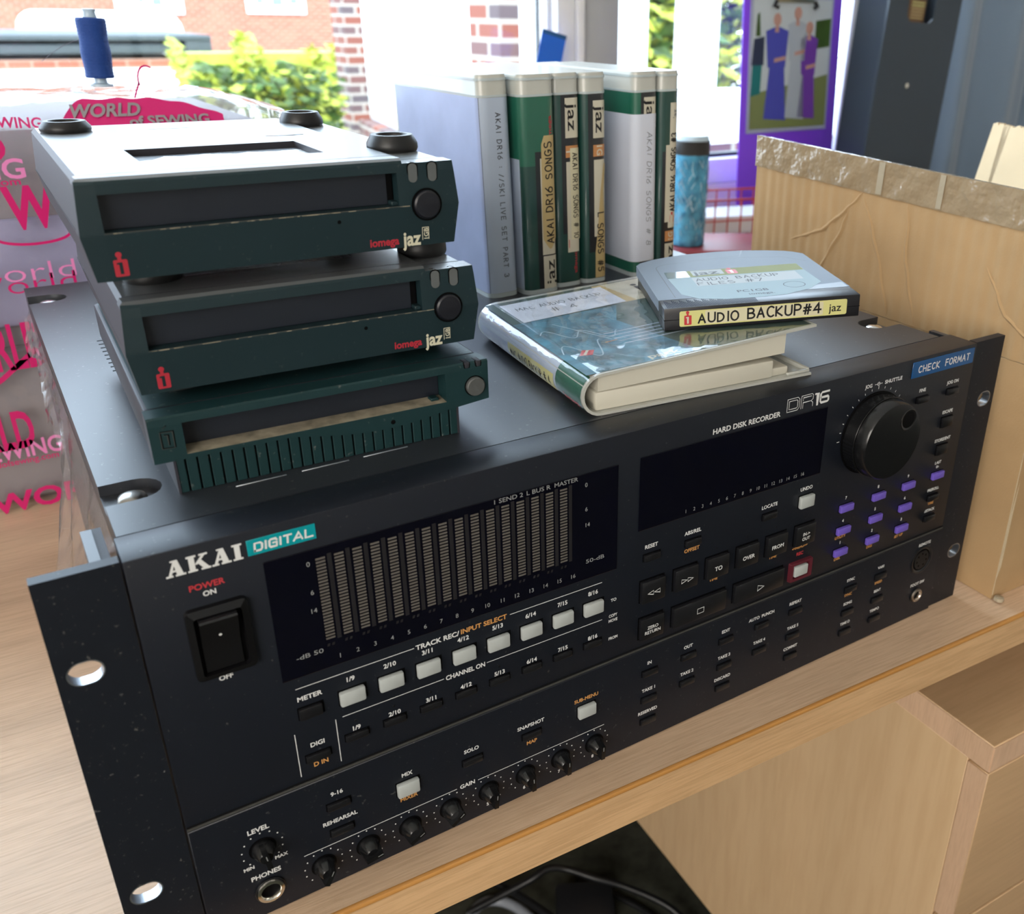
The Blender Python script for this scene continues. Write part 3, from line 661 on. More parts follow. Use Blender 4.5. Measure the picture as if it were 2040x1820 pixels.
# locate / transport keys
for s_, x in (('LOCATE', 310.3), ('RESET', 237.4), ('ABS/REL', 261.6)): T(s_, x, 114.5, 1.9); key('locate_button', x, 109, 9, 3.4, 1.6, 'key_black', .35, sx=.8)
T('OFFSET', 261.6, 104.8, 1.9, orange); T('UNDO', 335.2, 117.6, 1.9); key('undo_button', 335.2, 110.6, 9.6, 6.8, 2.4, 'key_white', .7, sx=.4)
def transport(x0, x1, z0, z1, face, name='transport_button'):
    o = key(name, (x0+x1)/2, (z0+z1)/2, x1-x0, z1-z0, 2.6, 'key_black', .7, sx=.9)
    m = MB(); fn = FR(-2.66); face(m, (x0+x1)/2, (z0+z1)/2-.6, fn); m.build('key_legend', o)
def tri(m, x, z, fn, s_): m.strokes([[(x+s_*1.9, z), (x-s_*1.5, z+1.1), (x-s_*1.5, z-1.1), (x+s_*1.9, z)]], .28, 'ink_white', fn)
Wt = lambda s_, h=2.0, dz=0: (lambda m, x, z, fn: text(m, s_, x, z+dz, h, 'ink_white', fn, bold=.02))
transport(231.4, 244.9, 85, 96.9, lambda m, x, z, fn: (tri(m, x-1.9, z, fn, -1), tri(m, x+1.9, z, fn, -1)))
transport(250.8, 264.6, 85, 96.9, lambda m, x, z, fn: (tri(m, x-1.9, z, fn, 1), tri(m, x+1.9, z, fn, 1)))
transport(270.4, 284, 85, 96.9, Wt('TO', 2.3)); transport(290, 303.6, 85, 96.9, Wt('OVER', 2.1)); transport(309.6, 323.2, 85, 96.9, Wt('FROM', 2.1))
transport(329.6, 343.2, 85, 96.9, lambda m, x, z, fn: (text(m, 'IN->', x, z+1.4, 1.8, 'ink_white', fn, bold=.02), text(m, 'OUT', x, z-1.4, 1.8, 'ink_white', fn, bold=.02)))
transport(231.4, 244.9, 64, 76.2, lambda m, x, z, fn: (text(m, 'ZERO', x, z+1.3, 1.7, 'ink_white', fn, bold=.02), text(m, 'RETURN', x, z-1.3, 1.7, 'ink_white', fn, bold=.02)))
transport(250.8, 284, 64, 75.6, lambda m, x, z, fn: m.strokes([[(x-2, z-1.4), (x+2, z-1.4), (x+2, z+1.4), (x-2, z+1.4), (x-2, z-1.6)]], .28, 'ink_white', fn))
transport(290, 323.4, 64, 75.2, lambda m, x, z, fn: m.strokes([[(x+2.6, z), (x-1.8, z+1.6), (x-1.8, z-1.6), (x+2.6, z)]], .3, 'ink_white', fn))
for x in (238.2, 257.7, 277.2, 296.8, 316.4, 336.4):
    up.lathe([(.65, -.06), (.6, -.14)], (x, 0, 100.6), (0, 1, 0), 'key_dark', 10)
for x in (276.5, 315.9): T('TIME', x, 83, 1.7, orange)
T('<<MEMO>>', 335.2, 82.9, 1.6, orange, w=11); T('REC', 335.8, 78.7, 1.9, redm)
m = MB(); R4 = [rrect(328.4, 344.6, 63.2, 74.8, .8), rrect(328.6, 344.4, 63.4, 74.6, .7), rrect(330.6, 342.4, 65, 73.2, .5), rrect(330.7, 342.3, 65.1, 73.1, .5)]
m.loft([[(p[0], y, p[1]) for p in r] for r, y in zip(R4, (0, -1.9, -1.9, -.2))], 'key_red', True, False); m.quad([(p[0], -.2, p[1]) for p in R4[3]][::-1], 'key_red')
m.build('record_frame', REC); key('record_button', 336.2, 69.1, 9.4, 6.2, 2.6, 'key_white', .7, slot=False)
G5 = [238.3, 262.4, 287, 311.5, 336]
for r, row in enumerate((('IN', 'OUT', 'EDIT', 'AUTO  PUNCH', 'REPEAT'), ('TAKE 1', 'TAKE 2', 'TAKE 3', 'TAKE 4', 'TAKE 5'), ('RESERVED', None, 'DISCARD', None, 'COMMIT'))):
    for x, s_ in zip(G5, row):
        if s_: T(s_, x, (48.4, 32.2, 18.5)[r], 1.8); key('edit_button', x+.1, (42.8, 26.5, 12.8)[r], 9, 3.2, 1.5, 'key_black', .35, sx=.6)
# jog dial side
T('JOG', 371.9, 165.8, 1.9); T('SHUTTLE', 390.6, 165.8, 1.9, w=13.2); up.strokes([arc(379.3, 165.8, .9, .9, 0, 360, 12), [(376.6, 165.8), (382, 165.8)]], .3, 'ink_white', U_)
for k in range(17):
    a = math.radians(180-k*11.4); L = 1.6 if k in (0, 8) else .9; ra = 24.2
    up.strokes([[(379.2+ra*math.cos(a), 138.8+ra*math.sin(a)), (379.2+(ra+L)*math.cos(a), 138.8+(ra+L)*math.sin(a))]], .35, 'ink_white', U_)
m = MB(); m.lathe([(23, -.05), (23, -.4), (22.6, -.6)], (379.2, 0, 138.6), (0, 1, 0), 'void', 64)
m.lathe([(22, 0), (22, -7.6), (21.8, -7.8)], (379.2, 0, 138.6), (0, 1, 0), 'dial_black', 64, cap=False)
m.lathe([(21.6, -7.8), (21.2, -13.6), (20.4, -14.6), (17, -14.9), (.01, -14.9)], (379.2, 0, 138.6), (0, 1, 0), 'dial_black', 64, cap=False)
m.lathe([(21.8, -7.7), (21.7, -8.2)], (379.2, 0, 138.6), (0, 1, 0), 'void', 64)
dial = m.build('jog_dial', REC)
m = MB(); dx, dz = 388.2, 149.2
m.lathe([(5.9, -14.92), (5.6, -15.2), (5.2, -15.0), (4.6, -14.95)], (dx, 0, dz), (0, 1, 0), 'dial_black', 32, cap=False)
m.lathe([(5.2, -14.94), (.01, -14.94)], (dx, 0, dz), (0, 1, 0), 'void', 32, cap=False); m.build('finger_dimple', dial)
m = MB()
for k in range(9):
    a = math.radians(176+k*5.2); a2 = a+math.radians(3.2)
    m.quad([(379.2+22.08*math.cos(b), y, 138.6+22.08*math.sin(b)) for b, y in ((a, -.4), (a2, -.4), (a2, -7.4), (a, -7.4))], 'key_dark')
m.build('grip', dial)
m = MB(); m.box(404.2, 454.9, -.45, 0, 163.6, 172.6, 'tape_blue', .15, 1)
hand(m, 'CHECK', 417.5, 168, 3.5, .62, 'ink_white', FR(-.5), w=16.6, jit=0, gap=.34); hand(m, 'FORMAT', 441, 168, 3.5, .62, 'ink_white', FR(-.5), w=20, jit=0, gap=.3)
m.build('label_tape', REC, label='blue embossed label tape')
for s_, x, z in (('FINE', 415.8, 155), ('JOG ON', 440.8, 155)): T(s_, x, z, 1.8); key('jog_button', x+.3, z-5.3, 9.2, 3.4, 1.7, 'key_black', .35, sx=.4)
for s_, z in (('ESCAPE', 137.3), ('STORE/ENT', 120.2)): T(s_, 441, z, 1.8); key('enter_button', 441.1, z-6.1, 9.2, 6.2, 1.3, 'key_dark', .4, sx=.4)
T('LAST', 440.8, 105.7, 1.7); T('0/-', 440.9, 102.9, 1.5)
P3 = {0: (366.6, 391.8, 416.2)}
for (n, x, z) in (('7', 0, 97.8), ('8', 1, 97.8), ('9', 2, 97.8), ('4', 0, 83.9), ('5', 1, 83.9), ('6', 2, 83.9), ('1', 0, 70.2), ('2', 1, 70.2), ('3', 2, 70.2)):
    x = P3[0][x]; T(n, x-.3, z+5.6, 1.7); key('number_button', x, z, 9.8, 4.2, 2.1, 'key_purple', .5, sx=.4)
key('number_button', 441.1, 97.8, 9.8, 4.2, 2.1, 'key_purple', .5, sx=.4)
for s_, x, z in (('UTILITY', 365.9, 79.5), ('DISK', 365.8, 65.7), ('DIGI', 391.2, 65.5), ('SET UP', 415.8, 65.1), ('TIME', 440.5, 79.3)): T(s_, x, z, 1.6, orange)
for s_, z in (('PREROLL', 88.5), (':/STACK', 74.8)): T(s_, 440.7, z, 1.7); key('preroll_button', 440.9, z-5.2, 9, 3.6, 1.6, 'key_black', .35, sx=.4)
for s_, x, z in (('VARI', 403.6, 48.2), ('SYNC', 378.8, 48.2), ('SONG', 378.9, 32.3), ('BEAT', 403.6, 32.2), ('TIME D', 379, 18.6), ('TEMPO', 403.6, 18.7)): T(s_, x, z, 1.7); key('sync_button', x+.2, z-5.9, 9, 3.4, 1.5, 'key_black', .35, sx=.5)
T('SPEED', 403.3, 38, 1.6, orange); T('SYNC', 378.2, 38.3, 1.6, orange); T('REMOTE', 441, 52.2, 1.9); T('FOOT SW', 440.8, 24.2, 1.9, w=12.6)
m = MB(); m.lathe([(9.3, 0), (9.3, -.5), (8.6, -.7), (7.6, -.3), (7.4, -.06)], (440.2, YL, 41.3), (0, 1, 0), 'key_black', 40, cap=False); m.lathe([(7.6, -.04), (.01, -.04)], (440.2, YL, 41.3), (0, 1, 0), 'void', 40, cap=False)
m.lathe([(6.3, -.05), (6.2, -.4), (.01, -.4)], (440.2, YL, 41.3), (0, 1, 0), 'key_dark', 40, cap=False)
for k in range(7):
    a = math.radians(-60+k*50); m.lathe([(.7, -.42), (.01, -.44)], (440.2+4.2*math.cos(a), YL, 41.3+4.2*math.sin(a)), (0, 1, 0), 'void', 10, cap=False)
m.build('remote_socket', REC)
up.build('upper_panel', REC); lo.build('lower_panel', REC)
# remains of clear tape peeling off the left side
m = MB(); rows = []; rnd = random.Random(5)
KF = [(30, 14), (48, 22), (62, 36), (78, 66), (92, 60), (112, 58), (128, 50), (148, 30), (175, 14), (205, 16), (225, 24), (250, 11), (300, 13), (340, 16), (372, 8)]
for i in range(len(KF)-1):
    for k in range(6):
        t_ = k/6; y = KF[i][0]*(1-t_)+KF[i+1][0]*t_; w = KF[i][1]*(1-t_)+KF[i+1][1]*t_+rnd.uniform(-1.6, 1.6)
        rows.append([(26.6-w*.34*(j/6)**1.1-(1.5*math.sin(j*1.7+y*.09) if j else 0)-rnd.uniform(0, .25)*(j > 0), y+rnd.uniform(-.3, .3), 166-w*.95*(j/6)+rnd.uniform(-.2, .2)) for j in range(7)])
m.loft(rows, 'residue_film', False, False, True); m.build('peeling_tape', REC, label='torn clear tape')

# ------------------------------------------------------------------ the three removable disk drives
def emblem(mb, x, z, fn, body, fig, k=1.0):
    mb.quad([fn(*p) for p in rrect(x-2.2*k, x+2.2*k, z-2.9*k, z+2.9*k, .5*k)], body)
    mb.lathe([(1.0*k, 0), (.98*k, .02)], fn(x-.2*k, z+4.6*k), Vector(fn(1, 0))-Vector(fn(0, 0)) if False else FN_N(fn), body, 14)
    f2 = lambda u, v: tuple(Vector(fn(u, v))+FN_N(fn)*.04)
    mb.quad([f2(x-.55*k, z-2.1*k), f2(x+.55*k, z-2.1*k), f2(x+.55*k, z+2*k), f2(x-.1*k, z+2*k), f2(x-1.2*k, z+1.9*k), f2(x-1.2*k, z+1.3*k), f2(x-.55*k, z+1.3*k)], fig)
    mb.quad([f2(x-.75*k, z+2.9*k), f2(x+.45*k, z+2.9*k), f2(x+.45*k, z+3.7*k), f2(x-.75*k, z+3.7*k)], body)
def FN_N(fn):
    a = Vector(fn(0, 0)); return (Vector(fn(1, 0))-a).cross(Vector(fn(0, 1))-a).normalized()
def drive(label, loc, rz, group, feet, fh=None):
    D = thing('disk_drive', label, 'disk drive', loc, (0, 0, rz), group)
    HB, HTP, HS, LN, XP = 15.2, 33.0, 31.2, 167, 44.6
    hw = lambda z: 64.2+(66.6-64.2)*z/HB if z <= HB else 66.6+(65-66.6)*(z-HB)/(HTP-HB)
    yf = lambda z: 1.0*(1-z/HB) if z <= HB else 1.7*((z-HB)/(HTP-HB))**2
    # shell behind the bezel: lower and upper half with a seam
    def ring(y, z0, z1, inset, top):
        P = [(-hw(z0)+inset, z0), (hw(z0)-inset, z0), (hw(z1)-inset, z1-(.0 if not top else 1.6))]
        if top: P = [(-hw(z0)+inset, z0), (hw(z0)-inset, z0), (hw(HS)-inset, HS-1.5), (hw(HS)-inset-1.5, HS), (XP+.4, HS), (XP, HS+.3), (XP, HTP), (-hw(z1)+inset+1.6, HTP), (-hw(z1)+inset, HTP-1.6)]
        else: P = [(-hw(z0)+inset+1.2, z0), (hw(z0)-inset-1.2, z0), (hw(z0)-inset, z0+1.2), (hw(z1)-inset, z1), (-hw(z1)+inset, z1), (-hw(z0)+inset, z0+1.2)]
        return [(a, y, b) for a, b in P]
    m = MB(); m.loft([ring(11.4, 0, HB-.3, .3, False), ring(LN, 0, HB-.3, .8, False)], 'drive_side', True, True, False); m.box(-66, 66, 11.5, LN-.4, HB-.35, HB+.35, 'groove'); m.build('lower_shell', D)
    # upper shell with the sunken label recess
    m = MB(); y0, y1 = 11.4, LN
    rx0, rx1, ry0, ry1 = -40, 25, 31, 71
    RA, RB = ring(y0, HB+.3, HTP, .3, True), ring(y1, HB+.3, HTP, .8, True)
    n = len(RA)
    for i in range(n):
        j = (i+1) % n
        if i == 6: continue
        m.quad([RA[i], RB[i], RB[j], RA[j]], 'drive_top_glare' if i in (3, 6) else 'drive_side')
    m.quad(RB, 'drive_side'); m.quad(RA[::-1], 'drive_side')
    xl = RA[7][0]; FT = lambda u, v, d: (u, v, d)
    m.fill([[(xl, y0), (XP, y0), (XP, y1), (RB[7][0], y1)], [(rx0, ry0), (rx0, ry1), (rx1, ry1), (rx1, ry0)]], 'drive_top_glare', FT, HTP)
    m.loft([[(rx0, ry0, z), (rx1, ry0, z), (rx1, ry1, z), (rx0, ry1, z)] for z in (HTP, HTP-2.4)], 'drive_side', True, False, False)
    m.quad([(rx0, ry0, HTP-2.4), (rx1, ry0, HTP-2.4), (rx1, ry1, HTP-2.4), (rx0, ry1, HTP-2.4)], 'drive_side')
    P = [(rx0+2, ry0+.5), (rx1-.5, ry0+.5), (rx1-.5, ry1-9)]+[(rx1-.5-(k+1)*(rx1-rx0-3)/12, ry1-9-random.uniform(-2.5, 3)-(8 if k > 9 else 0)) for k in range(12)]
    m.fill([P], 'sticker', FT, HTP-2.3)
    m.strokes([[(-20, 140), (-2, 140)]], .7, 'void', lambda u, v: (u, v, HTP+.03)); m.strokes([[(20, 93), (31, 91)], [(29, 92), (35, 92.5)]], 1.6, 'void', lambda u, v: (u, v, HTP+.03))
    m.build('upper_shell', D)
    # bezel: grid front with the slot opening
    m = MB(); XS = [-1, -.9085, .63, XP/65.0, 1]; ZS = [0, 1.2, 5, 10, HB, 16, 28, HS-1.4, HS]
    F = lambda fx, z: (fx*hw(z), yf(z), z)
    sl = [(-59.2, 16), (42, 28)]
    Xc = lambda i, z: (-hw(z), -59.2, 42.0, XP, hw(z))[i]
    G = lambda i, z: (Xc(i, z), yf(z)+(.4 if i in (0, 4) else 0), z)
    for b in range(len(ZS)-1):
        for i in range(4):
            if i == 1 and ZS[b] >= 16 and ZS[b+1] <= 28: continue
            m.add([G(i, ZS[b]), G(i+1, ZS[b]), G(i+1, ZS[b+1]), G(i, ZS[b+1])], [[0, 1, 2, 3]], 'drive_green', True)
    for i in range(3): m.add([G(i, HS), G(i+1, HS), (Xc(i+1, HTP), 1.9, HTP-.8), (Xc(i, HTP), 1.9+(1.4 if i == 0 else 0), HTP-.8)], [[0, 1, 2, 3]], 'drive_green', True)
    # top of the bezel (left part higher), seam groove behind it
    m.add([(-64.9, 3.3, HTP-.8), (-59.2, 1.9, HTP-.8), (42, 1.9, HTP-.8), (XP, 1.9, HTP-.8), (XP, 3.2, HTP), (-64, 4.4, HTP)], [[0, 1, 5], [1, 2, 3, 4, 5]], 'drive_top_glare', True)
    m.quad([(-64, 4.4, HTP), (XP, 3.2, HTP), (XP, 10.6, HTP), (-64.2, 10.6, HTP)], 'drive_top_glare')
    m.quad([(XP, 1.9, HTP-.8), (XP, 1.6, HS), (XP, 10.6, HS), (XP, 10.6, HTP), (XP, 3.2, HTP)], 'drive_green')
    m.quad([(XP, yf(HS), HS), (hw(HS), yf(HS)+.4, HS), (hw(HS), 10.6, HS), (XP, 10.6, HS)], 'drive_top_glare')
    for sg in (-1, 1):
        for b in range(len(ZS)-1):
            a, c = ZS[b], ZS[b+1]; q = [(sg*hw(a), yf(a)+.4, a), (sg*hw(a), 10.6, a), (sg*hw(c), 10.6, c), (sg*hw(c), yf(c)+.4, c)]
            m.quad(q if sg > 0 else q[::-1], 'drive_side')
    m.quad([(-64.9, 3.3, HTP-.8), (-64, 4.4, HTP), (-64.2, 10.6, HTP), (-hw(HS), 10.6, HS), (-hw(HS), yf(HS)+.4, HS)][::-1], 'drive_side')
    m.quad([(-64.2, 1.4, 0), (-64.2, 11.4, 0), (64.2, 11.4, 0), (64.2, 1.4, 0)], 'drive_green')
    m.box(-64, 64, 10.6, 11.5, 1, HS-.6, 'groove'); m.box(-64, XP-.3, 10.6, 11.5, HS-1, HTP-.5, 'groove')
    s0, s1, z0, z1, dp = -59.2, 42, 16, 28, 5.5
    m.quad([(s0, yf(z0), z0), (s1, yf(z0), z0), (s1, dp, z0), (s0, dp, z0)], 'drive_green'); m.quad([(s0, yf(z1), z1), (s0, dp, z1), (s1, dp, z1), (s1, yf(z1), z1)], 'drive_green')
    m.quad([(s0, yf(z0), z0), (s0, dp, z0), (s0, dp, z1), (s0, yf(z1), z1)], 'drive_green'); m.quad([(s1, yf(z0), z0), (s1, yf(z1), z1), (s1, dp, z1), (s1, dp, z0)], 'drive_green')
    m.box(s1-2.6, s1, dp-4.2, dp, 16, 17.6, 'drive_green', .3, 1)
    m.strokes([[(s0, 15.75), (-20, 15.8), (s1, 15.8)]], .3, 'groove_lip', lambda u, v: (u, yf(v)-.06, v))
    for dx_ in range(40): 
        u = random.uniform(-60, 44); m.strokes([[(u, 15.7), (u+random.uniform(.5, 3), 15.7)]], random.uniform(.15, .35), 'dust', lambda a, v: (a, yf(v)-.09, v))
    m.lathe([(.75, 0), (.7, -.05)], (18.3, yf(12.2), 12.2), (0, 1, 0), 'void', 12)
    fr = lambda u, v: (u, yf(v)-.08, v)
    fr1 = fr
    emblem(m, -56.3, 4.2, fr1, 'logo_red', 'drive_green', .98)
    text(m, 'iomega', 35.2, 3.0, 2.9, 'logo_red', fr, w=11.6, bold=.03); text(m, 'jaz', 46.2, 3.2, 5.2, 'logo_cream', fr, w=7.6, bold=.03)
    text(m, '1GB', 52.2, 4.6, 1.7, 'logo_cream', fr, w=4.2, bold=.02, rot=PI/2); m.strokes([[(50.7, 2.2), (50.7, 7)], [(53.3, 2.4), (53.3, 7)], [(50.7, 7), (53.3, 7)]], .25, 'logo_cream', fr)
    m.build('bezel', D)
    m = MB(); m.box(s0+.2, s1-2.8, dp-.4, dp, 16.2, 27.8, 'drive_slot'); m.box(s1-2.8, s1-.4, dp-.2, dp, 16.2, 27.8, 'void'); m.build('slot_door', D)
    for x in (48.4, 56.3):
        m = MB(); st_ = stadium(0, 0, 1.75, 3.9, 12)
        m.loft([[(x+p[0], yf(28)-dd, 27.6+p[1]*.9) for p in st_ if True] for dd in (-.2, .25)], 'light_pipe', True, True); m.loft([[(x+p[0]*1.25, yf(28)+.02, 27.6+p[1]*1.02) for p in st_], [(x+p[0], yf(28)-.05, 27.6+p[1]*.9) for p in st_]], 'void', True, False)
        m.box(x-1.7, x+1.7, 1.2, 5.0, HS-2, HS+.12, 'light_pipe', .8, 2); m.build('indicator_light', D)
    m = MB(); m.lathe([(6.2, 0), (6.2, -.1), (5.5, -.12)], (53, yf(15.7), 15.7), (0, 1, 0), 'void', 32, cap=False); m.lathe([(5.3, .2), (5.3, -.8), (4.7, -1.4), (.01, -1.6)], (53, yf(15.7), 15.7), (0, 1, 0), 'eject_black', 32, cap=False); m.build('eject_button', D)
    for (x, y, z) in feet:
        m = MB(); h = (40.6 if fh is None else fh)-z; m.lathe([(9.8, 0), (10.3, 1.2), (10.2, h*.5), (8.4, h), (6.4, h), (5.8, h-.8), (5.6, h-3.2), (.01, h-3.2)], (x, y, z), (0, 0, 1), 'rubber', 36, cap=False); m.build('rubber_foot', D)
    return D
FEET = [(-52, 146, 33), (51, 146, 31.2), (55.5, 38, 31.2)]
Z2D, Z1D = 211.2, 252.6
# oldest drive at the bottom: ribbed foot, grey button
OD = thing('disk_drive', 'bottom drive of the stack, squat with ribbed foot, dusty slot and grey button', 'disk drive', (110.3, 38.2, 174.8), (0, 0, math.radians(-1.5)), 'stacked removable disk drives')
m = MB()
nr = 27; r0, r1 = -58.9, 51.7; wv = (r1-r0)/nr
m.box(r0+.5, r1-.5, 1.6, 150, .2, 14, 'void')
for k in range(nr):
    a, b = r0+k*wv+.32, r0+(k+1)*wv-.32
    m.box(a, b, .7, 3, 0, 14, 'drive_green_old', .25, 1, smooth=False)
m.box(r0, r0+.9, .4, 150, 0, 14, 'drive_side'); m.box(r1-.9, r1, .4, 150, 0, 14, 'drive_side'); m.build('ribbed_foot', OD)
m = MB(); m.box(-64.6, 65.2, 10.5, 168, 13.6, 30.4, 'drive_side', 1.2, 2); m.quad([(-63, 11, 30.45), (64, 11, 30.45), (64, 167, 30.45), (-63, 167, 30.45)], 'drive_green_old'); m.build('body', OD)
m = MB(); lip = lambda x: 13.4-4.6*max(0, math.cos((x-20)/36*PI/2)) if abs(x-20) < 36 else 13.4
xs_ = [-65, -53.8]+[-53.8+100.4*k/24 for k in range(1, 25)]+[65.6]
for i in range(len(xs_)-1):
    a, b = xs_[i], xs_[i+1]; hole = -53.9 < a < 46.5
    m.add([(a, 0, lip(a)), (b, 0, lip(b)), (b, 0, 15.2), (a, 0, 15.2)], [[0, 1, 2, 3]], 'drive_green_old')
    m.add([(a, 0, lip(a)), (a, 9, lip(a)), (b, 9, lip(b)), (b, 0, lip(b))], [[0, 1, 2, 3]], 'drive_green_old')
    if not hole: m.add([(a, 0, 15.2), (b, 0, 15.2), (b, 0, 27.4), (a, 0, 27.4)], [[0, 1, 2, 3]], 'drive_green_old')
    m.add([(a, 0, 27.4), (b, 0, 27.4), (b, .2, 30), (a, .2, 30)], [[0, 1, 2, 3]], 'drive_green_old')
    m.add([(a, .2, 30), (b, .2, 30), (b, .8, 30.6), (a, .8, 30.6)], [[0, 1, 2, 3]], 'drive_green_old')
    m.add([(a, .8, 30.6), (b, .8, 30.6), (b, 9.6, 30.6), (a, 9.6, 30.6)], [[0, 1, 2, 3]], 'drive_green_old')
m.quad([(-65, 0, 13.4), (-65, 0, 30), (-65, .8, 30.6), (-65, 9.6, 30.6), (-65, 9.6, 13.4)], 'drive_side'); m.quad([(65.6, 0, 13.4), (65.6, 9.6, 13.4), (65.6, 9.6, 30.6), (65.6, .8, 30.6), (65.6, 0, 30)], 'drive_side')
m.box(-64, 64.6, 9.6, 10.6, 13.8, 30, 'groove')
s0, s1, dp = -53.8, 46.6, 8.5
m.quad([(s0, 0, 27.4), (s0, dp, 27.4), (s1, dp, 27.4), (s1, 0, 27.4)], 'drive_green_old'); m.quad([(s0, 0, 15.2), (s0, dp, 15.2), (s0, dp, 27.4), (s0, 0, 27.4)], 'drive_green_old'); m.quad([(s1, 0, 15.2), (s1, 0, 27.4), (s1, dp, 27.4), (s1, dp, 15.2)], 'drive_green_old')
m.add([(s0, 0, 15.2), (s1, 0, 15.2), (s1, dp, 15.6), (s0, dp, 15.6)], [[0, 1, 2, 3]], 'dust'); m.box(41, 44.5, 3, 7, 15.3, 16.6, 'drive_green_old', .3, 1)
f0 = lambda u, v: (u, -.05, v)
for l in ([(-61.2, 25.3), (-57, 25.1), (-57, 18.8), (-61.2, 19), (-61.2, 25.3)], [(-60, 24), (-58.8, 23.9), (-58.8, 20)], [(-60, 26.6), (-59, 27.4)]): m.strokes([l], .4, 'void', f0); m.strokes([[(a-.3, b-.25) for a, b in l]], .18, 'groove_lip', lambda u, v: (u, -.07, v))  # embossed emblem, its shade and glint painted as dark and pale strokes
m.lathe([(1.0, 0), (.9, -.06)], (23.2, 0, 11.2), (0, 1, 0), 'void', 12); m.build('bezel', OD)
m = MB(); m.box(s0+.2, s1-.2, dp-.3, dp+.5, 15.7, 27.2, 'drive_slot'); m.build('slot_door', OD)
for x in (56.3, 61.4):
    m = MB(); m.box(x-1.3, x+1.3, -.2, 5, 28, 30.75, 'drive_side', .7, 2); m.box(x-1.8, x+1.8, -.06, 5.4, 27.6, 30.66, 'void', .8, 2); m.build('indicator_light', OD)
m = MB(); m.lathe([(4.5, 0), (4.5, -.08), (4, -.1)], (59.3, 0, 20), (0, 1, 0), 'void', 32, cap=False); m.lathe([(4, .2), (4, -1.6), (3.6, -2), (.01, -2.1)], (59.3, 0, 20), (0, 1, 0), 'eject_grey', 32, cap=False); m.build('eject_button', OD)
for x, y in ((-48, 140), (-48, 35), (52, 140), (50, 40)):
    m = MB(); m.lathe([(10, 0), (10, 4), (9, 5.6), (.01, 5.6)], (x, y, 30.4), (0, 0, 1), 'rubber', 28, cap=False); m.build('rubber_foot', OD)
drive('middle drive of the stack, red figure emblem and round black button', (111, 47, Z2D), -.02, 'stacked removable disk drives', [(-49, 142, 33), (53.5, 133, 31.2), (55.5, 31, 31.2), (-50, 33, 33)])
drive('topmost drive of the stack with its rubber feet and label recess facing up', (105, 47, Z1D), -.004, 'stacked removable disk drives', FEET, 37.6)

# ------------------------------------------------------------------ upright plastic disk cases at the back of the recorder
CD, CHT = 126.0, 129.0
def case(label, x0, x1, yf, tilt, group='disk cases standing on the recorder'):
    w = x1-x0; r = min(5.5, w*.34)
    C_ = thing('disk_case', label, 'disk case', ((x0+x1)/2, yf, HT+.5), (0, tilt, 0), group)
    hwid = w/2; la = r*PI/2; fl = hwid-r
    def prof(s_, off=0.0):
        a = abs(s_); sg = 1 if s_ >= 0 else -1
        if a <= fl: x, y, nx, ny = a, 0, 0, -1
        elif a <= fl+la: t_ = (a-fl)/r; x, y, nx, ny = fl+r*math.sin(t_), r-r*math.cos(t_), math.sin(t_), -math.cos(t_)
        else: x, y, nx, ny = hwid, r+(a-fl-la), 1, 0
        return (sg*(x+nx*off), y+ny*off)
    smax = fl+la+(CD-r)
    SS = [-smax, -fl-la]+[-fl-la*(1-k/6) for k in range(1, 7)]+[fl*(k/3-1) for k in range(1, 6)]+[fl]+[fl+la*k/6 for k in range(1, 7)]+[smax]
    def patch(mb, s0, s1, z0, z1, mat, off, thick=0):
        pts = sorted(set([s0, s1]+[q for q in SS if s0 < q < s1]))
        A = [prof(q, off) for q in pts]; vs = [(x, y, z0) for x, y in A]+[(x, y, z1) for x, y in A]; n = len(A)
        mb.add(vs, [[i, i+1, n+i+1, n+i] for i in range(n-1)], mat, True)
    m = MB()
    P = [prof(q) for q in SS]
    m.loft([[(x, y, z) for x, y in P] for z in (.0, CHT-1.2)]+[[(x*.97, y+.4, CHT) for x, y in P]], 'case_cream', True, True)
    P2 = [prof(q, .45) for q in SS]
    for z0, z1 in ((0, 2.6), (CHT-12, CHT-10.8), (CHT-3.2, CHT-1.8)): m.loft([[(x, y, z) for x, y in P2] for z in (z0, z1)], 'case_clear', True, True)
    m.build('shell', C_)
    return C_, patch, prof, smax, fl, la
def strip(mb, prof, off, rows, mat):
    n = 8; R_ = []
    for z, a, b in rows: R_.append([(*prof(a+(b-a)*k/n, off), z) for k in range(n+1)])
    mb.loft(R_, mat, False, False, True)
def spine(prof, off): return lambda u, v: (*prof(u, off), v)
def rev(fn, s0, z0, down=True):
    """text frame running along the spine: u along the text, v across it"""
    if down: return lambda u, v: fn(s0+v, z0-u)
    return lambda u, v: fn(s0-v, z0+u)
ZT = CHT-12.2
# 1: white paper insert, dot printed title
C_, pa, pr, sm, fl, la = case('leftmost upright case, pale lilac paper insert with a printed title down its spine', 267.5, 287.5, 214.5, math.radians(-1.6))
m = MB(); pa(m, -sm+3, -fl-la*.6, 2.8, ZT, 'paper_lilac', .25); pa(m, -fl-la*.6, sm-3, 2.8, ZT, 'paper_grey', .25); pa(m, -fl-la*.62, -fl-la*.58, 2.8, ZT, 'pen_grey', .27)
fn = rev(spine(pr, .36), 1.6, 0)
hand(m, 'AKAI DR16 : //SKI LIVE SET PART 3', -60.5, 0, 3.0, .55, 'pen_grey', fn, w=96, jit=0, gap=.42); m.build('paper_insert', C_)
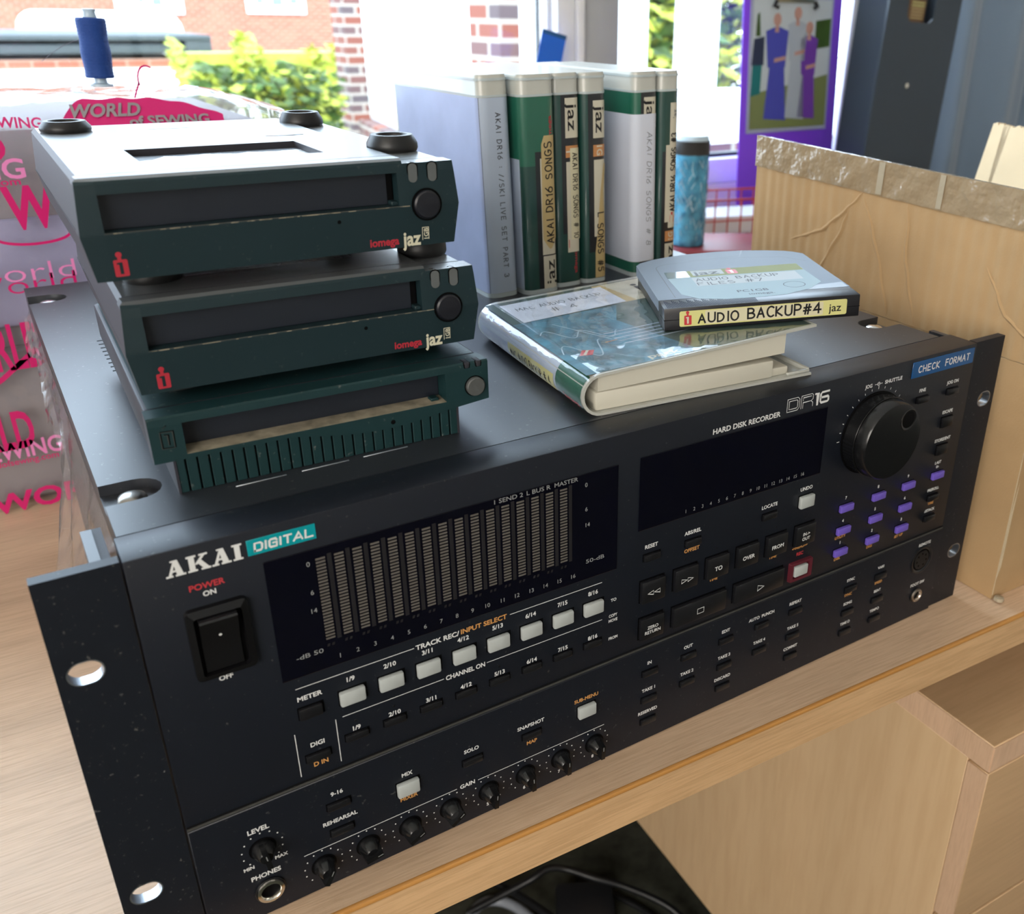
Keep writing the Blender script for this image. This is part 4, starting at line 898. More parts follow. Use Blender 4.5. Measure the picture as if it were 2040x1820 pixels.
# 2: green insert with curling label
C_, pa, pr, sm, fl, la = case('green case with a curling tan label, second upright case from the left', 290.5, 314.5, 210, math.radians(-1.2))
m = MB(); pa(m, -sm+3, sm-3, 2.8, ZT, 'insert_green', .25); pa(m, -fl-la*1.2, sm-3, 2.8, 78, 'insert_deep', .27)
pa(m, -sm+20, -fl-la*.75, 2.8, 82, 'paper_grey', .29); pa(m, -3, sm-6, 2.8, 86, 'insert_black', .3); pa(m, .2, 9.5, 24, 82, 'label_cream', .33)
text(m, 'iomega', 0, 0, 2.6, 'logo_red', rev(spine(pr, .35), 7.5, 98, False), w=16)
pa(m, .8, 9.8, 15.5, 22, 'label_orange', .33); text(m, '1G', 0, 0, 3.6, 'label_cream', rev(spine(pr, .48), 5.4, 19, False), bold=.02)
pa(m, .8, 9.8, 3.4, 14.2, 'label_cream', .33); pa(m, .8, 9.8, -0, 0, 'label_cream', .33)
m.build('paper_insert', C_)
m = MB(); pa(m, .5, 9.9, 2.6, 23.2, 'label_cream', .4); text(m, 'jaz', 0, 0, 6.0, 'pen_black', rev(spine(pr, .55), 5.3, 12.5, False), w=16, bold=.01)
m.build('maker_label', C_)
m = MB(); ed = [(2.2, 94), (1.2, 90), (1.0, 70), (.6, 50), (.8, 34), (3.4, 29.5), (6, 27.5), (10.4, 34), (10.2, 60), (10.6, 95), (5, 95.5)]
strip(m, pr, .5, [(27.5, 5.2, 6.6), (30, 3.2, 8), (34, .8, 10.4), (50, .6, 10.3), (70, 1, 10.3), (90, 1.2, 10.6), (95, 3.2, 10.6)], 'label_tan'); hand(m, 'AKAI DR16 SONGS', 61, 0, 4.6, .75, 'pen_black', rev(spine(pr, .66), 5.8, 0, False), w=60, seed=3); m.build('handwritten_label', C_, label='curling tan handwritten label')
# 3
C_, pa, pr, sm, fl, la = case('dark green case with a long white handwritten strip, third upright case from the left', 316.2, 335.8, 216, math.radians(-1.2))
m = MB(); pa(m, -sm+3, sm-3, 2.8, ZT, 'insert_deep', .25); pa(m, -4.5, sm-6, 34, ZT, 'insert_black', .27); text(m, 'iomega', 0, 0, 2.2, 'logo_red', rev(spine(pr, .32), 5, 16), w=16)
pa(m, -1.6, 8.4, 92, 115, 'label_cream', .33); text(m, 'jaz', 0, 0, 6.2, 'pen_black', rev(spine(pr, .48), 3.4, 104), w=16, bold=.01)
pa(m, -1.6, 8, 80.5, 87.5, 'label_orange', .33); text(m, '1', 0, 0, 4.4, 'label_cream', rev(spine(pr, .48), 1.0, 84), bold=.03); m.build('paper_insert', C_)
m = MB(); pa(m, -1.4, 7.2, 22, 78, 'label_cream', .4); pa(m, 1.4, 8.6, 30, 86, 'label_yellowpale', .5); hand(m, 'AKAI DR16 SONGS # 10', -57, 0, 3.4, .5, 'pen_black', rev(spine(pr, .68), 4.9, 0), w=52, seed=4)
m.strokes([[(-.4, 25), (-.4, 30)]], .5, 'logo_red', spine(pr, .45)); m.build('handwritten_label', C_)
# 4
C_, pa, pr, sm, fl, la = case('dark case whose tan strip label is peeling off, fourth upright case from the left', 337, 355.2, 216, math.radians(-1.2))
m = MB(); pa(m, -sm+3, sm-3, 2.8, ZT, 'insert_deep', .25); pa(m, -5, sm-6, 20, ZT, 'insert_black', .27)
pa(m, -1.6, 8.2, 91, 113, 'label_cream', .33); text(m, 'jaz', 0, 0, 6.2, 'pen_black', rev(spine(pr, .48), 3.4, 102), w=16, bold=.01)
pa(m, -1.6, 8, 80, 87, 'label_orange', .33); text(m, '1G', 0, 0, 4, 'label_cream', rev(spine(pr, .48), 3, 83.5), bold=.02); pa(m, -1.2, 7.6, 30, 78, 'label_cream', .33); m.build('paper_insert', C_)
m = MB(); strip(m, pr, .5, [(3, -.8, 7.6), (20, -.6, 7.8), (34, 1.2, 7.8), (58, 3.4, 5.8), (72, 5.4, 8.2), (75.5, 6.4, 8.6)], 'label_tan'); hand(m, 'L SONGS #5', -26, 0, 4.2, .75, 'pen_black', rev(spine(pr, .66), 3.4, 0), w=38, seed=6); m.build('peeling_label', C_, label='peeling tan strip label')
# 5
C_, pa, pr, sm, fl, la = case('case wrapped in plain white paper with a handwritten spine, fifth upright case', 374.5, 393.7, 214, math.radians(-1.4))
m = MB(); pa(m, -sm+3, sm-3, 2.8, ZT, 'insert_green', .25); pa(m, -4.5, sm-6, 2.8, ZT, 'insert_black', .27); pa(m, -2.2, 7.8, 90, 114, 'label_cream', .33); text(m, 'jaz', 0, 0, 6.2, 'pen_black', rev(spine(pr, .48), 2.8, 104), w=17, bold=.01); m.build('paper_insert', C_)
m = MB(); pa(m, -sm+12, 7.9, 10, 104, 'paper_white', .6); hand(m, 'AKAI DR16 SONGS # 8', -57, 0, 3.6, .34, 'pen_grey', rev(spine(pr, .78), 2.2, 0), w=72, seed=8, slant=.15); m.build('paper_wrap', C_, label='plain white paper wrap')
# 6
C_, pa, pr, sm, fl, la = case('rightmost upright case, dark green with writing running up its spine', 395, 411.2, 215, math.radians(-1.2))
m = MB(); pa(m, -sm+3, sm-3, 2.8, ZT, 'insert_deep', .25); pa(m, -5, sm-6, 2.8, 80, 'insert_black', .27); pa(m, -2.6, 2, 34, 84, 'label_cream', .32)
pa(m, -2, 7.2, 21, 28, 'label_orange', .33); text(m, '1G', 0, 0, 3.6, 'label_cream', rev(spine(pr, .48), 2.6, 24.5, False), bold=.02); pa(m, -2, 7.2, 2.8, 19.5, 'label_cream', .33); text(m, 'jaz', 0, 0, 5.6, 'pen_black', rev(spine(pr, .48), 2.4, 10.5, False), w=15, bold=.01); m.build('paper_insert', C_)
m = MB(); pa(m, .2, 7.4, 30, 110, 'label_cream', .42); emblem(m, 3.4, 36, spine(pr, .46), 'ink_red', 'label_cream', .8); hand(m, 'AKAI DR16 SONGS #3', 66, 0, 4.2, .8, 'pen_black', rev(spine(pr, .60), 3.6, 0, False), w=50, seed=9); text(m, 'jaz', 0, 0, 3.6, 'pen_grey', rev(spine(pr, .48), 4, 103, False)); m.build('handwritten_label', C_)

# ------------------------------------------------------------------ the open case lying in front and the cartridge on it
LC = thing('open_disk_case', 'opened white disk case lying flat with a teal picture cover and handwritten label', 'disk case', (213.5, 22.5, HT+.4), (0, 0, math.radians(-5.1)))
LT = math.tan(math.radians(3.1)); LW, LL = 128.0, 123.0
m = MB()
# lower plate, spine and lid as one thin C-section shell
def csec(y, k=0.0):
    o, i_ = [], []
    R_ = 9.8
    P = [(LW, .0), (R_, .0)]+[(R_-R_*math.sin(a), R_-R_*math.cos(a)) for a in [PI*q/12 for q in range(1, 12)]]+[(R_, 2*R_), (LW, 2*R_+(LW-R_)*LT)]
    Q = [(LW, 1.2), (R_, 1.2)]+[(R_-(R_-1.3)*math.sin(a), R_-(R_-1.3)*math.cos(a)) for a in [PI*q/12 for q in range(1, 12)]]+[(R_, 2*R_-1.2), (LW, 2*R_-1.2+(LW-R_)*LT)]
    return [(a, y, b) for a, b in P+Q[::-1]]
A, B = csec(0), csec(LL); n = len(A)
m.loft([A, B], 'case_cream', True, False)
for R_ in (A, B):
    h = n//2
    for i in range(h-1): m.quad([R_[i], R_[i+1], R_[n-2-i], R_[n-1-i]], 'case_cream')
m.build('shell', LC)
m = MB(); m.box(LW-1.6, LW+.6, 2, LL-2, 0, 3.2, 'case_cream', .8, 2); m.box(LW-14, LW, 1.2, 3, 1.2, 2.6, 'case_cream', .4, 1); m.box(8, LW-22, 2.5, LL-2, 1.1, 10.2, 'tray_cream', 1.2, 2); m.box(8, LW-12, 3.6, LL-4, 1.1, 5.5, 'tray_cream', 1, 2); m.build('lower_tray', LC)
m = MB(); b = bmesh.new(); UT = [(9, 0), (LW-17, 0), (LW-17, 1), (9, 1)]
m.loft([[(x, y, 10.6+(x-9)*LT*.55), (x, y, 18.2+(x-9)*LT)] if False else [(x, 2.2, 10.6+(x-9)*LT*.45), (x, LL-2, 10.6+(x-9)*LT*.45), (x, LL-2, 18.0+(x-9)*LT), (x, 2.2, 18.0+(x-9)*LT)] for x in (9, 40, 80, LW-19, LW-16.5)], 'tray_cream', True, True, False); m.build('upper_tray', LC)
lid = lambda off: (lambda u, v: (u, v, 2*9.8+off+(u-9.8)*LT))
def spn(off):
    R_ = 9.8+off
    return lambda v, a: (9.8-R_*math.sin(math.radians(a)), v, 9.8-R_*math.cos(math.radians(a)))
m = MB(); f_ = lid(.15)
# picture cover: mottled teal with dark green right part
mk('cover_art', (.035, .16, .24), .4, coat=.6, coatr=.06, vary=.65, vscale=90)
def lq(mb, P, mat, off): mb.fill([P], mat, lambda u, v, d: lid(off)(u, v))
lq(m, [(3, 1.5), (LW-2, 1.5), (LW-2, LL-3), (3, LL-3)], 'insert_deep', .12); lq(m, [(3, 1.5), (62, 1.5), (50, 60), (62, 82), (3, 82)], 'cover_art', .16)
lq(m, [(62, 84), (LW-2, 84), (LW-2, LL-4), (66, LL-4)], 'label_cream', .16); lq(m, [(66, 84), (76, 84), (72, LL-4), (66, LL-4)], 'label_tan', .18)
text(m, 'jaz', 98, 103, 17, 'pen_black', lid(.2), bold=.02)
rnd = random.Random(3)
for k in range(5):
    v = 45-k*4.2; u = 35+k*.6
    while u < 92-k*2: w = rnd.uniform(1.5, 5); m.strokes([[(u, v), (u+w, v)]], 1.0, 'paper_grey', lid(.2)); u += w+1
m.strokes([[(8+i*.9, 60+6*math.sin(i*.35)-i*.45) for i in range(40)], [(20+i*.5, 72-i*1.2) for i in range(30)], [(6+i*.6, 30+10*math.sin(i*.2)) for i in range(40)]], .6, 'spool_plastic', lid(.19))
lq(m, [(11.2, 24.5), (17, 22.6), (20.6, 28), (15.5, 30.5)], 'ink_red', .21); m.strokes([[(14, 24.6), (17.4, 28.8)]], 1.3, 'label_cream', lid(.23))
text(m, 'pack', 45, 6.2, 4.2, 'label_cream', lid(.23), w=17, bold=.02)
m.strokes([[(30, 34), (36, 34.5)]], .9, 'label_orange', lid(.23)); m.build('picture_cover', LC, label='teal picture cover')
m = MB(); lq(m, [(9, 81.8), (69.3, 84.2), (70, 115.6), (9, 114.4)], 'paper_white', .34); hand(m, 'MAC AUDIO BACKUP', 39, 103.5, 4.6, .5, 'pen_grey', lid(.4), w=50, rot=.02, seed=12, jit=.09); hand(m, '# 4', 37, 93.5, 6, .55, 'pen_grey', lid(.4), w=15, seed=13); m.build('handwritten_label', LC, label='white handwritten label')
m = MB()
def sq(v0, v1, a0, a1, mat, off):
    vs = []; 
    for k in range(7): a = a0+(a1-a0)*k/6; vs += [spn(off)(v0, a), spn(off)(v1, a)]
    m.add(vs, [[2*k, 2*k+1, 2*k+3, 2*k+2] for k in range(6)], mat, True)
sq(1.5, 27, 30, 150, 'insert_green', .12); sq(27, LL-2, 30, 150, 'paper_grey', .12); sq(29, 82, 48, 100, 'label_yellow', .2); sq(82, LL-6, 40, 95, 'paper_lilac', .18)
hand(m, 'MAC AUDIO BACKUP # 4', -56, 0, 4.2, .5, 'pen_black', lambda u, v: spn(.3)(-u, 74+v*6.2), w=46, seed=15); text(m, 'iomega', -12, 0, 3, 'ink_red', lambda u, v: spn(.3)(-u, 62+v*6.2), w=15, bold=.02); m.build('spine_card', LC)
m = MB(); rows = []
for j in range(33):
    v = .6+j*(LL-1.2)/32; row = []
    for k in range(25):
        if k < 5: a = 60+k*30; q = spn(.55)(v, a); row.append((q[0], q[1], q[2]))
        else:
            u = 9.8+(k-4)*(LW-10.4)/20; ed = min(1, (k-4)/3)*min(1, min(j, 32-j)/3+.15)
            hgt = .5+ed*(.30+.28*math.sin(u*.16+v*.05)+.22*math.sin(v*.13-u*.05))*(1 if u < 62 else .15)
            q = lid(hgt)(u, v); row.append(q)
    rows.append(row)
m.loft(rows, 'clear_film', False, False, True); m.build('clear_sleeve', LC, label='clear plastic sleeve')

CN = Vector((.0895*math.sin(0)-.054, .0049, .9985)); th = math.radians(-5.1)
ux = Vector((math.cos(th), math.sin(th), 0)); uy = Vector((-math.sin(th), math.cos(th), 0)); CN = (ux+Vector((0, 0, LT))).cross(uy).normalized()
a = math.radians(-25.4); fx = Vector((math.cos(a), math.sin(a), 0)); fx = (fx-CN*fx.dot(CN)).normalized(); fy = CN.cross(fx)
CT = thing('disk_cartridge', 'silver disk cartridge with a yellow handwritten front label resting on the open case', 'disk cartridge', (276, 47.7, 0))
o0 = Vector((213.5, 22.5, HT+.4)); p0 = o0+ux*9.8+Vector((0, 0, 19.6)); base = Vector((276, 47.7, 0)); base.z = p0.z-(CN.x*(base.x-p0.x)+CN.y*(base.y-p0.y))/CN.z+.75
CT.matrix_world = Matrix(((fx.x, fy.x, CN.x, base.x*S), (fx.y, fy.y, CN.y, base.y*S), (fx.z, fy.z, CN.z, base.z*S), (0, 0, 0, 1)))
m = MB(); cw = 97.6
back = [(cw, 14.2), (cw-1, 40), (cw-2, 81), (cw-6, 86)]+[(cw/2+x, 97.4-11.5*abs(x/(cw/2-4))**2.2) for x in (38, 28, 16, 0, -16, -28, -38)]+[(3, 84), (0, 79), (0, 14.2)]
FZ = lambda u, v, d: (u, v, d)
m.fill([back], 'cart_silver', FZ, 11, 5.8); m.fill([[(p[0]*.985+.7, p[1]-.4) for p in back]], 'cart_black', FZ, 5.7, .2); m.fill([back], 'cart_silver', FZ, 5.7, 5.6)
lab = [(13, 21), (32.7, 7.4), (63.4, 6.8), (86.7, 24.8), (85.4, 49), (85.2, 61.7), (12, 61.5), (11.8, 49.5)]
ovl = [(9, 17), (9.4, 69)]+arc(19, 70, 9.5, 8, 170, 100, 5)+[(40, 81.5), (62, 81), (82, 77), (92, 66)]
m.strokes([ovl, [(64.5, 96.4), (60, 85), (50, 84), (30, 82)]], .35, 'cart_black', lambda u, v: (u, v, 11.04)); m.build('body', CT)
m = MB(); m.box(0, cw, 0, 14.1, 0, 11, 'cart_black', .5, 2); m.box(-.05, cw+.05, -.05, 10, 5.1, 5.35, 'void')
m.fill([[(50, 14), (62, 14), (70, 19), (96.4, 22.5), (96.6, 14)]], 'cart_black', FZ, 11.03)
mk('cap_pattern', (.03, .035, .06), .8, spec=.1)
for k in range(60): m.quad([(2+k*.75, .9+(k % 3)*.3, 11.05), (2.4+k*.75, .9+(k % 3)*.3, 11.05), (2.4+k*.75, 12-(k % 5), 11.05), (2+k*.75, 12-(k % 5), 11.05)], 'cap_pattern')
m.build('front_cap', CT)
m = MB(); f_ = lambda u, v: (u, v, 11.08)
m.fill([[(13, 21), (20, 12), (32.7, 8.5), (50, 7.6), (63.4, 9), (78, 16), (86.7, 25.5), (85.6, 49), (85.2, 61.7), (12, 61.5), (11.8, 49.5)]], 'cart_label', FZ, 11.06)
m.fill([[(11.8, 49.6), (85.4, 49.3), (85.2, 61.7), (12, 61.5)]], 'cart_band', FZ, 11.09); m.fill([[(11.8, 49.6), (24, 49.6), (24, 61.6), (12, 61.5)]], 'insert_deep', FZ, 11.11); m.fill([[(26, 52), (43, 52), (43, 61), (26, 61)]], 'cart_paper', FZ, 11.11)
text(m, 'jaz', 33.5, 56, 6.5, 'pen_grey', lambda u, v: (u, v, 11.14), w=14); emblem(m, 47.5, 55, lambda u, v: (u, v, 11.12), 'ink_red', 'label_cream', 1.3)
f3 = lambda u, v: (u, v, 11.13)
m.fill([[(24, 33), (80, 33), (80, 48), (24, 48)]], 'cart_paper', FZ, 11.1); hand(m, 'AUDIO BACKUP', 47.5, 43.8, 4.6, .6, 'pen_grey', f3, w=44, seed=21); hand(m, 'FILES #7', 42, 36.4, 4.6, .6, 'pen_grey', f3, w=34, seed=22)
text(m, 'PC1GB', 49, 19.3, 3.4, 'pen_grey', f3, w=16); text(m, 'iomega.', 52, 13.6, 2.6, 'pen_grey', f3, w=13); m.strokes([arc(72, 24, 5.5, 5, 0, 360, 20)], .4, 'pen_grey', f3); m.build('top_label', CT)
m = MB(); f_ = lambda u, v: (u, -.12, v)
m.quad([f_(*p) for p in rrect(7.5, 91, 1.6, 9.3, .9)], 'label_yellow'); m.quad([(u, -.14, v) for u, v in rrect(20, 79, 2.2, 8.8, .6)], 'label_yellowpale')
emblem(m, 11.6, 4.7, lambda u, v: (u, -.16, v), 'ink_red', 'label_cream', .82); hand(m, 'AUDIO', 26.6, 5.3, 4.4, .85, 'pen_black', lambda u, v: (u, -.18, v), w=19.5, seed=31); hand(m, 'BACKUP#4', 59.5, 5.6, 4.8, .9, 'pen_black', lambda u, v: (u, -.18, v), w=36.5, seed=33); text(m, 'jaz', 85, 5.4, 3.8, 'pen_black', lambda u, v: (u, -.18, v), w=6.4, bold=.01); m.build('front_label', CT, label='yellow handwritten front label')

# ------------------------------------------------------------------ the cardboard box beside the recorder
BX = thing('cardboard_box', 'open brown cardboard box with raised flaps standing right of the recorder', 'box', (499.5, -15.5, .3), (0, 0, math.radians(-1.5)))
BW, BL_, BH = 238.0, 258.0, 155.0
def corr(mb, u0, u1, v0, v1, fn, mat, nu, nv, pitch=8.0, amp=.28, thick=3.2, creases=(), ragged=0, seed=1, edge='card_edge'):
    """a corrugated board panel: fn(u,v,d); flutes run along v"""
    rnd = random.Random(seed); rg = [rnd.uniform(-ragged, ragged) for _ in range(nu+1)]
    rows = []
    for j in range(nv+1):
        row = []
        for i in range(nu+1):
            u = u0+(u1-u0)*i/nu; v = v0+(v1-v0)*j/nv+(rg[i] if j == nv else 0)
            d = amp*math.sin(2*PI*u/pitch+.25*math.sin(v*.05))*(.65+.35*math.sin(u*.037+v*.021))+.15*math.sin(u*.4+v*.11)
            for (a, b, w_, h_) in creases:
                A, B = Vector(a), Vector(b); q = Vector((u, v)); t_ = max(0, min(1, (q-A).dot(B-A)/(B-A).length_squared)); dist = (q-A-(B-A)*t_).length
                d += h_*math.exp(-(dist/w_)**2)-h_*.6*math.exp(-((dist-w_*1.6)/w_)**2)
            row.append((u, v, d))
        rows.append(row)
    mb.loft([[fn(*p) for p in r] for r in rows], mat, False, False, True)
    mb.loft([[fn(p[0], p[1], -thick) for p in r] for r in rows], mat, False, False, True)
    t = [fn(*p) for p in rows[-1]]; b_ = [fn(p[0], p[1], -thick) for p in rows[-1]]; mb.loft([t, b_], edge, False, False, False)
    for c in (0, nu): mb.loft([[fn(*r[c]) for r in rows], [fn(r[c][0], r[c][1], -thick) for r in rows]], edge, False, False, False)
m = MB()
LFT = lambda u, v, d: (-d, u, v)                    # left face, looking along +x
corr(m, .0, BL_, 0, BH, LFT, 'card', 90, 6, amp=.05)
FRN = lambda u, v, d: (u, -d, v)
corr(m, .9, BW, 0, BH, FRN, 'card', 60, 4, amp=.04)
m.box(0, BW, BL_-3, BL_, 0, BH, 'card'); m.box(BW-3, BW, 0, BL_, 0, BH, 'card'); m.box(0, BW, 0, BL_, 0, 3, 'card'); m.build('walls', BX)
m = MB(); lean = .015
FLP = lambda u, v, d: (-d-v*lean-.2, u, BH+v+.4)
TOPV = lambda u: 93+7*(u/BL_)
corr(m, 4, BL_, 0, 1, lambda u, v, d: FLP(u, v*TOPV(u), d), 'card', 260, 70, pitch=9.2, amp=.30, creases=(((200, .05), (128, .84), 2.6, 1.1),) if False else (), ragged=.012, seed=4)
m.build('side_flap', BX, label='tall flap with tape along its upper edge')
# creases pressed into the flap, as raised folds of the paper
m = MB()
def ridge(pts, w, h):
    P = []
    for i in range(len(pts)-1):
        for k in range(10):
            t_ = k/10; P.append((pts[i][0]*(1-t_)+pts[i+1][0]*t_+.5*math.sin(i*3+k), pts[i][1]*(1-t_)+pts[i+1][1]*t_))
    P.append(pts[-1]); n = len(P); rows = []
    for s_, hh in ((-1, -.1), (-.35, h*.8), (0, h), (.4, h*.5), (1, -.1)):
        row = []
        for i in range(n):
            a, b = Vector(P[max(i-1, 0)]), Vector(P[min(i+1, n-1)]); d = (b-a).normalized(); q = Vector((-d.y, d.x)); e = math.sin(PI*min(1, (i+.3)/n*1.0))**.5
            p = Vector(P[i])+q*s_*w*e; row.append(FLP(p.x, p.y, +.12+hh*.85*e))
        rows.append(row)
    m.loft(rows, 'card', False, False, True)
ridge([(150, 77), (165, 62), (185, 46), (215, 34)], 1.6, 1.0); ridge([(160, 70), (166, 50), (182, 22), (188, 2)], 1.5, .9); ridge([(150, 76), (132, 40), (118, 2)], 1.5, .9); ridge([(112, 80), (108, 40), (95, 2)], 1.4, .8); ridge([(48, 50), (30, 24), (4, 10)], 1.4, 1.0)
m.build('flap_creases', BX, kind='stuff')
m = MB(); rows = []
for j in range(8):
    v = -20+21.5*j/7; row = []
    for i in range(80):
        u = 2+(BL_-1)*i/79; f_ = FLP(u, TOPV(u)+v, .75+.25*math.sin(u*.21+j)*math.sin(u*.07)+random.uniform(0, .22)); row.append(f_)
    rows.append(row)
m.loft(rows, 'tape_brown', False, False, True); m.loft([rows[-1], [FLP(2+(BL_-1)*i/79, TOPV(2+(BL_-1)*i/79)+1.2, -4) for i in range(80)]], 'tape_brown', False, False, True)
for u, w_ in ((134, 5), (86, 4)): m.quad([FLP(u, TOPV(u)-19, 1.5), FLP(u+w_, TOPV(u)-19, 1.5), FLP(u+w_-1, TOPV(u)+1, 1.5), FLP(u-1, TOPV(u)+1, 1.5)], 'tape_pale')
m.build('packing_tape', BX, label='crinkled brown packing tape')
m = MB(); FL2 = lambda u, v, d: (BW-d*1.0+v*.16, u, BH+v)
corr(m, 30, BL_-2, 0, 1, lambda u, v, d: FL2(u-(8*v if u > BL_-20 else 0), v*(101-4*(1-(u-30)/(BL_-32))), -d), 'card_lit', 170, 8, pitch=7, amp=.35, ragged=.012, seed=9); m.build('far_flap', BX, label='far flap, coloured as lit by the window')
sc_ = MB(); sc_.lathe([(3.2, 0), (3, 2), (.01, 2.6)], (2, -4, 1), (0, 0, 1), 'tape_pale', 12); sc_.build('staple', BX)

# ------------------------------------------------------------------ bagged parcel and blue thread behind the recorder
PB = thing('bagged_parcel', 'clear plastic bag with pink lettering round a grey parcel at left behind the recorder', 'parcel', (0, 448, .3))
m = MB(); m.box(-330, 205, 14, 230, 2, 262, 'parcel_grey', 6, 2); m.box(-330, 70, 5, 14, 2, 118, 'parcel_grey', 3, 1); m.box(-330, 90, 6, 13, 132, 205, 'parcel_lilac', 4, 2); m.box(30, 62, 3, 6, 30, 56, 'file_dark', 1, 1); m.build('parcel', PB)
m = MB(); rows = []; rnd = random.Random(8)
NX, path_ = 60, [(0, 0), (-3, 40), (-4, 90), (-3, 150), (-3, 210), (-1, 250), (4, 268), (16, 278), (60, 281), (120, 278), (190, 274), (236, 262), (240, 120), (238, 4)]
FP = []
for i in range(len(path_)-1):
    for k in range(5): t_ = k/5; FP.append((path_[i][0]*(1-t_)+path_[i+1][0]*t_, path_[i][1]*(1-t_)+path_[i+1][1]*t_))
for y, z in FP:
    row = []
    for i in range(NX+1):
        x = -340+572*i/NX; drop = max(0, (x-165)/67)**1.5*16 if z > 200 else 0
        a = math.sin(x*.05+z*.03)*math.sin(x*.021-z*.045+y*.03)
        row.append((x, y-2.2*a-rnd.uniform(0, .9), z-drop+(1.8*a+rnd.uniform(-.8, .8) if z > 250 else 0)))
    rows.append(row)
m.loft(rows, 'bag_film', False, False, True)
for c in (0, NX): m.quad([r[c] for r in rows], 'bag_film')
m.build('plastic_bag', PB, label='clear plastic bag')
m = MB(); bf = lambda u, v: (u, -6.6, v)
text(m, 'W', 44, 214, 26, 'magenta', bf, w=30, bold=.03); text(m, 'WORLD', 0, 252, 15, 'magenta', bf, w=76, bold=.02); text(m, 'of', 60, 248, 6, 'magenta', bf); text(m, 'SEWING', 10, 239, 12, 'magenta_pale', bf, w=72, bold=.02)
text(m, 'worldofsewing.com', 6, 231, 4.5, 'magenta', bf, w=72); m.strokes([arc(42, 196, 22, 6, 180, 360, 16)], 1.8, 'magenta', bf)
text(m, 'World', 26, 164, 12, 'magenta', bf, w=70, bold=-.01); text(m, 'World', 26, 172, 12, 'magenta_pale', bf, w=72, bold=-.01)
text(m, 'WORLD', 0, 122, 30, 'magenta', bf, w=66, bold=.03); text(m, 'of', 32, 116, 13, 'magenta_pale', bf, w=12, bold=.02); m.strokes([[(-20, 88), (2, 100), (26, 118)]], 3.4, 'magenta', bf)
text(m, 'WORLD', -20, 62, 26, 'magenta', bf, w=66, bold=.03); text(m, 'SEWING', 2, 47, 12, 'magenta_pale', bf, w=52, bold=.02); text(m, 'worldofsewing.com', -2, 38.5, 4.5, 'magenta', bf, w=52); text(m, 'WORLD', 20, 8, 14, 'magenta', bf, w=90, bold=.03)
def bt(u, v): return (u, 12+v, 281.6-max(0, (u-165)/67)**1.5*16)
fT = lambda u, v: (u, -4.6+max(0, v-262)*.55, v)
us_ = [74+k*3.0 for k in range(35)]
m.loft([[fT(u, 259) for u in us_], [fT(u, 279-max(0, (u-120)/60)**2*14+.5*math.sin(u*.3)-max(0, (90-u)/16)**2*12) for u in us_]], 'magenta', False, False, True)
fU = lambda u, v: tuple(Vector(fT(u, v))+Vector((0, -.5, .1)))
text(m, 'WORLD', 101, 272, 7.5, 'parcel_grey', fU, w=44, bold=.03, shear=.3); text(m, 'of SEWING', 140, 264.5, 6, 'parcel_grey', fU, w=52, bold=.03); text(m, 'WORLD OF SEWING', 20, 268, 6, 'magenta', fT, w=84, bold=.02, rot=-.05)
m.strokes([arc(132, 290, 6, 9, 60, 200, 8), [(126, 288), (122, 279)]], 1.2, 'magenta', lambda u, v: (u, 8, v))
m.build('print', PB, label='pink printed lettering')
SP = thing('thread_spool', 'blue sewing thread spool standing on the plastic bag by the window', 'thread spool', (104, 466, 286.2), (0, math.radians(1.5), 0))
m = MB(); m.lathe([(7.6, 0), (7.6, 1.6), (4.2, 2.4), (3.8, 6), (3.8, 42), (4.4, 43), (3.7, 46), (4.2, 47), (4.1, 47.8), (2.4, 48), (2.4, 44)], (0, 0, 0), (0, 0, 1), 'spool_plastic', 28, cap=False); m.build('core', SP)
pr_ = [(4, 5.6), (8.6, 5.4), (9, 6.4)]+[(9.0+.14*math.sin(k*2.1)-.3*math.sin(k*.22), 6.4+k*.66) for k in range(1, 54)]+[(8.8, 42.4), (4, 42.7)]
m = MB(); m.lathe(pr_, (0, 0, 0), (0, 0, 1), 'thread_blue', 36); m.build('wound_thread', SP)
m = MB(); m.tube([(-8.8-q*2.2, -2, 29-.06*q*q-q*.6) for q in [k*.8 for k in range(15)]], .16, 'thread_fine', 5); m.build('loose_end', SP)

# ------------------------------------------------------------------ things along the window on the right
BD = thing('red_notebook', 'dark red leather book lying flat under the blue tumbler', 'book', (833, 790, .3), (0, 0, math.radians(-29)))
m = MB(); m.box(0, 200, 0, 130, 0, 26, 'leather_red', 6, 3); m.build('cover', BD); m = MB(); m.box(4, 196, -.4, 126, 5, 21, 'leather_red', 1, 1); m.build('pages', BD)
TB = thing('tumbler', 'slim blue patterned tumbler with a black rim standing on the red book', 'tumbler', (893, 809, 26.6))
m = MB(); m.lathe([(23, 0), (25, 2), (25.5, 132), (25.5, 134)], (0, 0, 0), (0, 0, 1), 'tumbler_blue', 32)
for k in range(150):
    a = random.uniform(PI*.9, 2*PI); h = random.uniform(6, 124); b_ = random.uniform(-.7, .7); L = random.uniform(5, 14)
    P = [(25.75*math.cos(a+q*L*.01*math.sin(b_)), 25.75*math.sin(a+q*L*.01*math.sin(b_)), h+q*L*.25*math.cos(b_)) for q in range(5)]
    m.tube(P, .35, 'spool_plastic' if k % 3 else 'tape_blue', 4)
m.build('body', TB)
m = MB(); m.lathe([(25.9, 130), (26.2, 131), (26.2, 148), (25, 149)], (0, 0, 0), (0, 0, 1), 'black_rim', 32); m.build('rim', TB); m = MB(); m.lathe([(24.8, 148.8), (25, 150), (23, 156), (.01, 157)], (0, 0, 0), (0, 0, 1), 'spool_plastic', 32, cap=False); m.build('lid', TB)
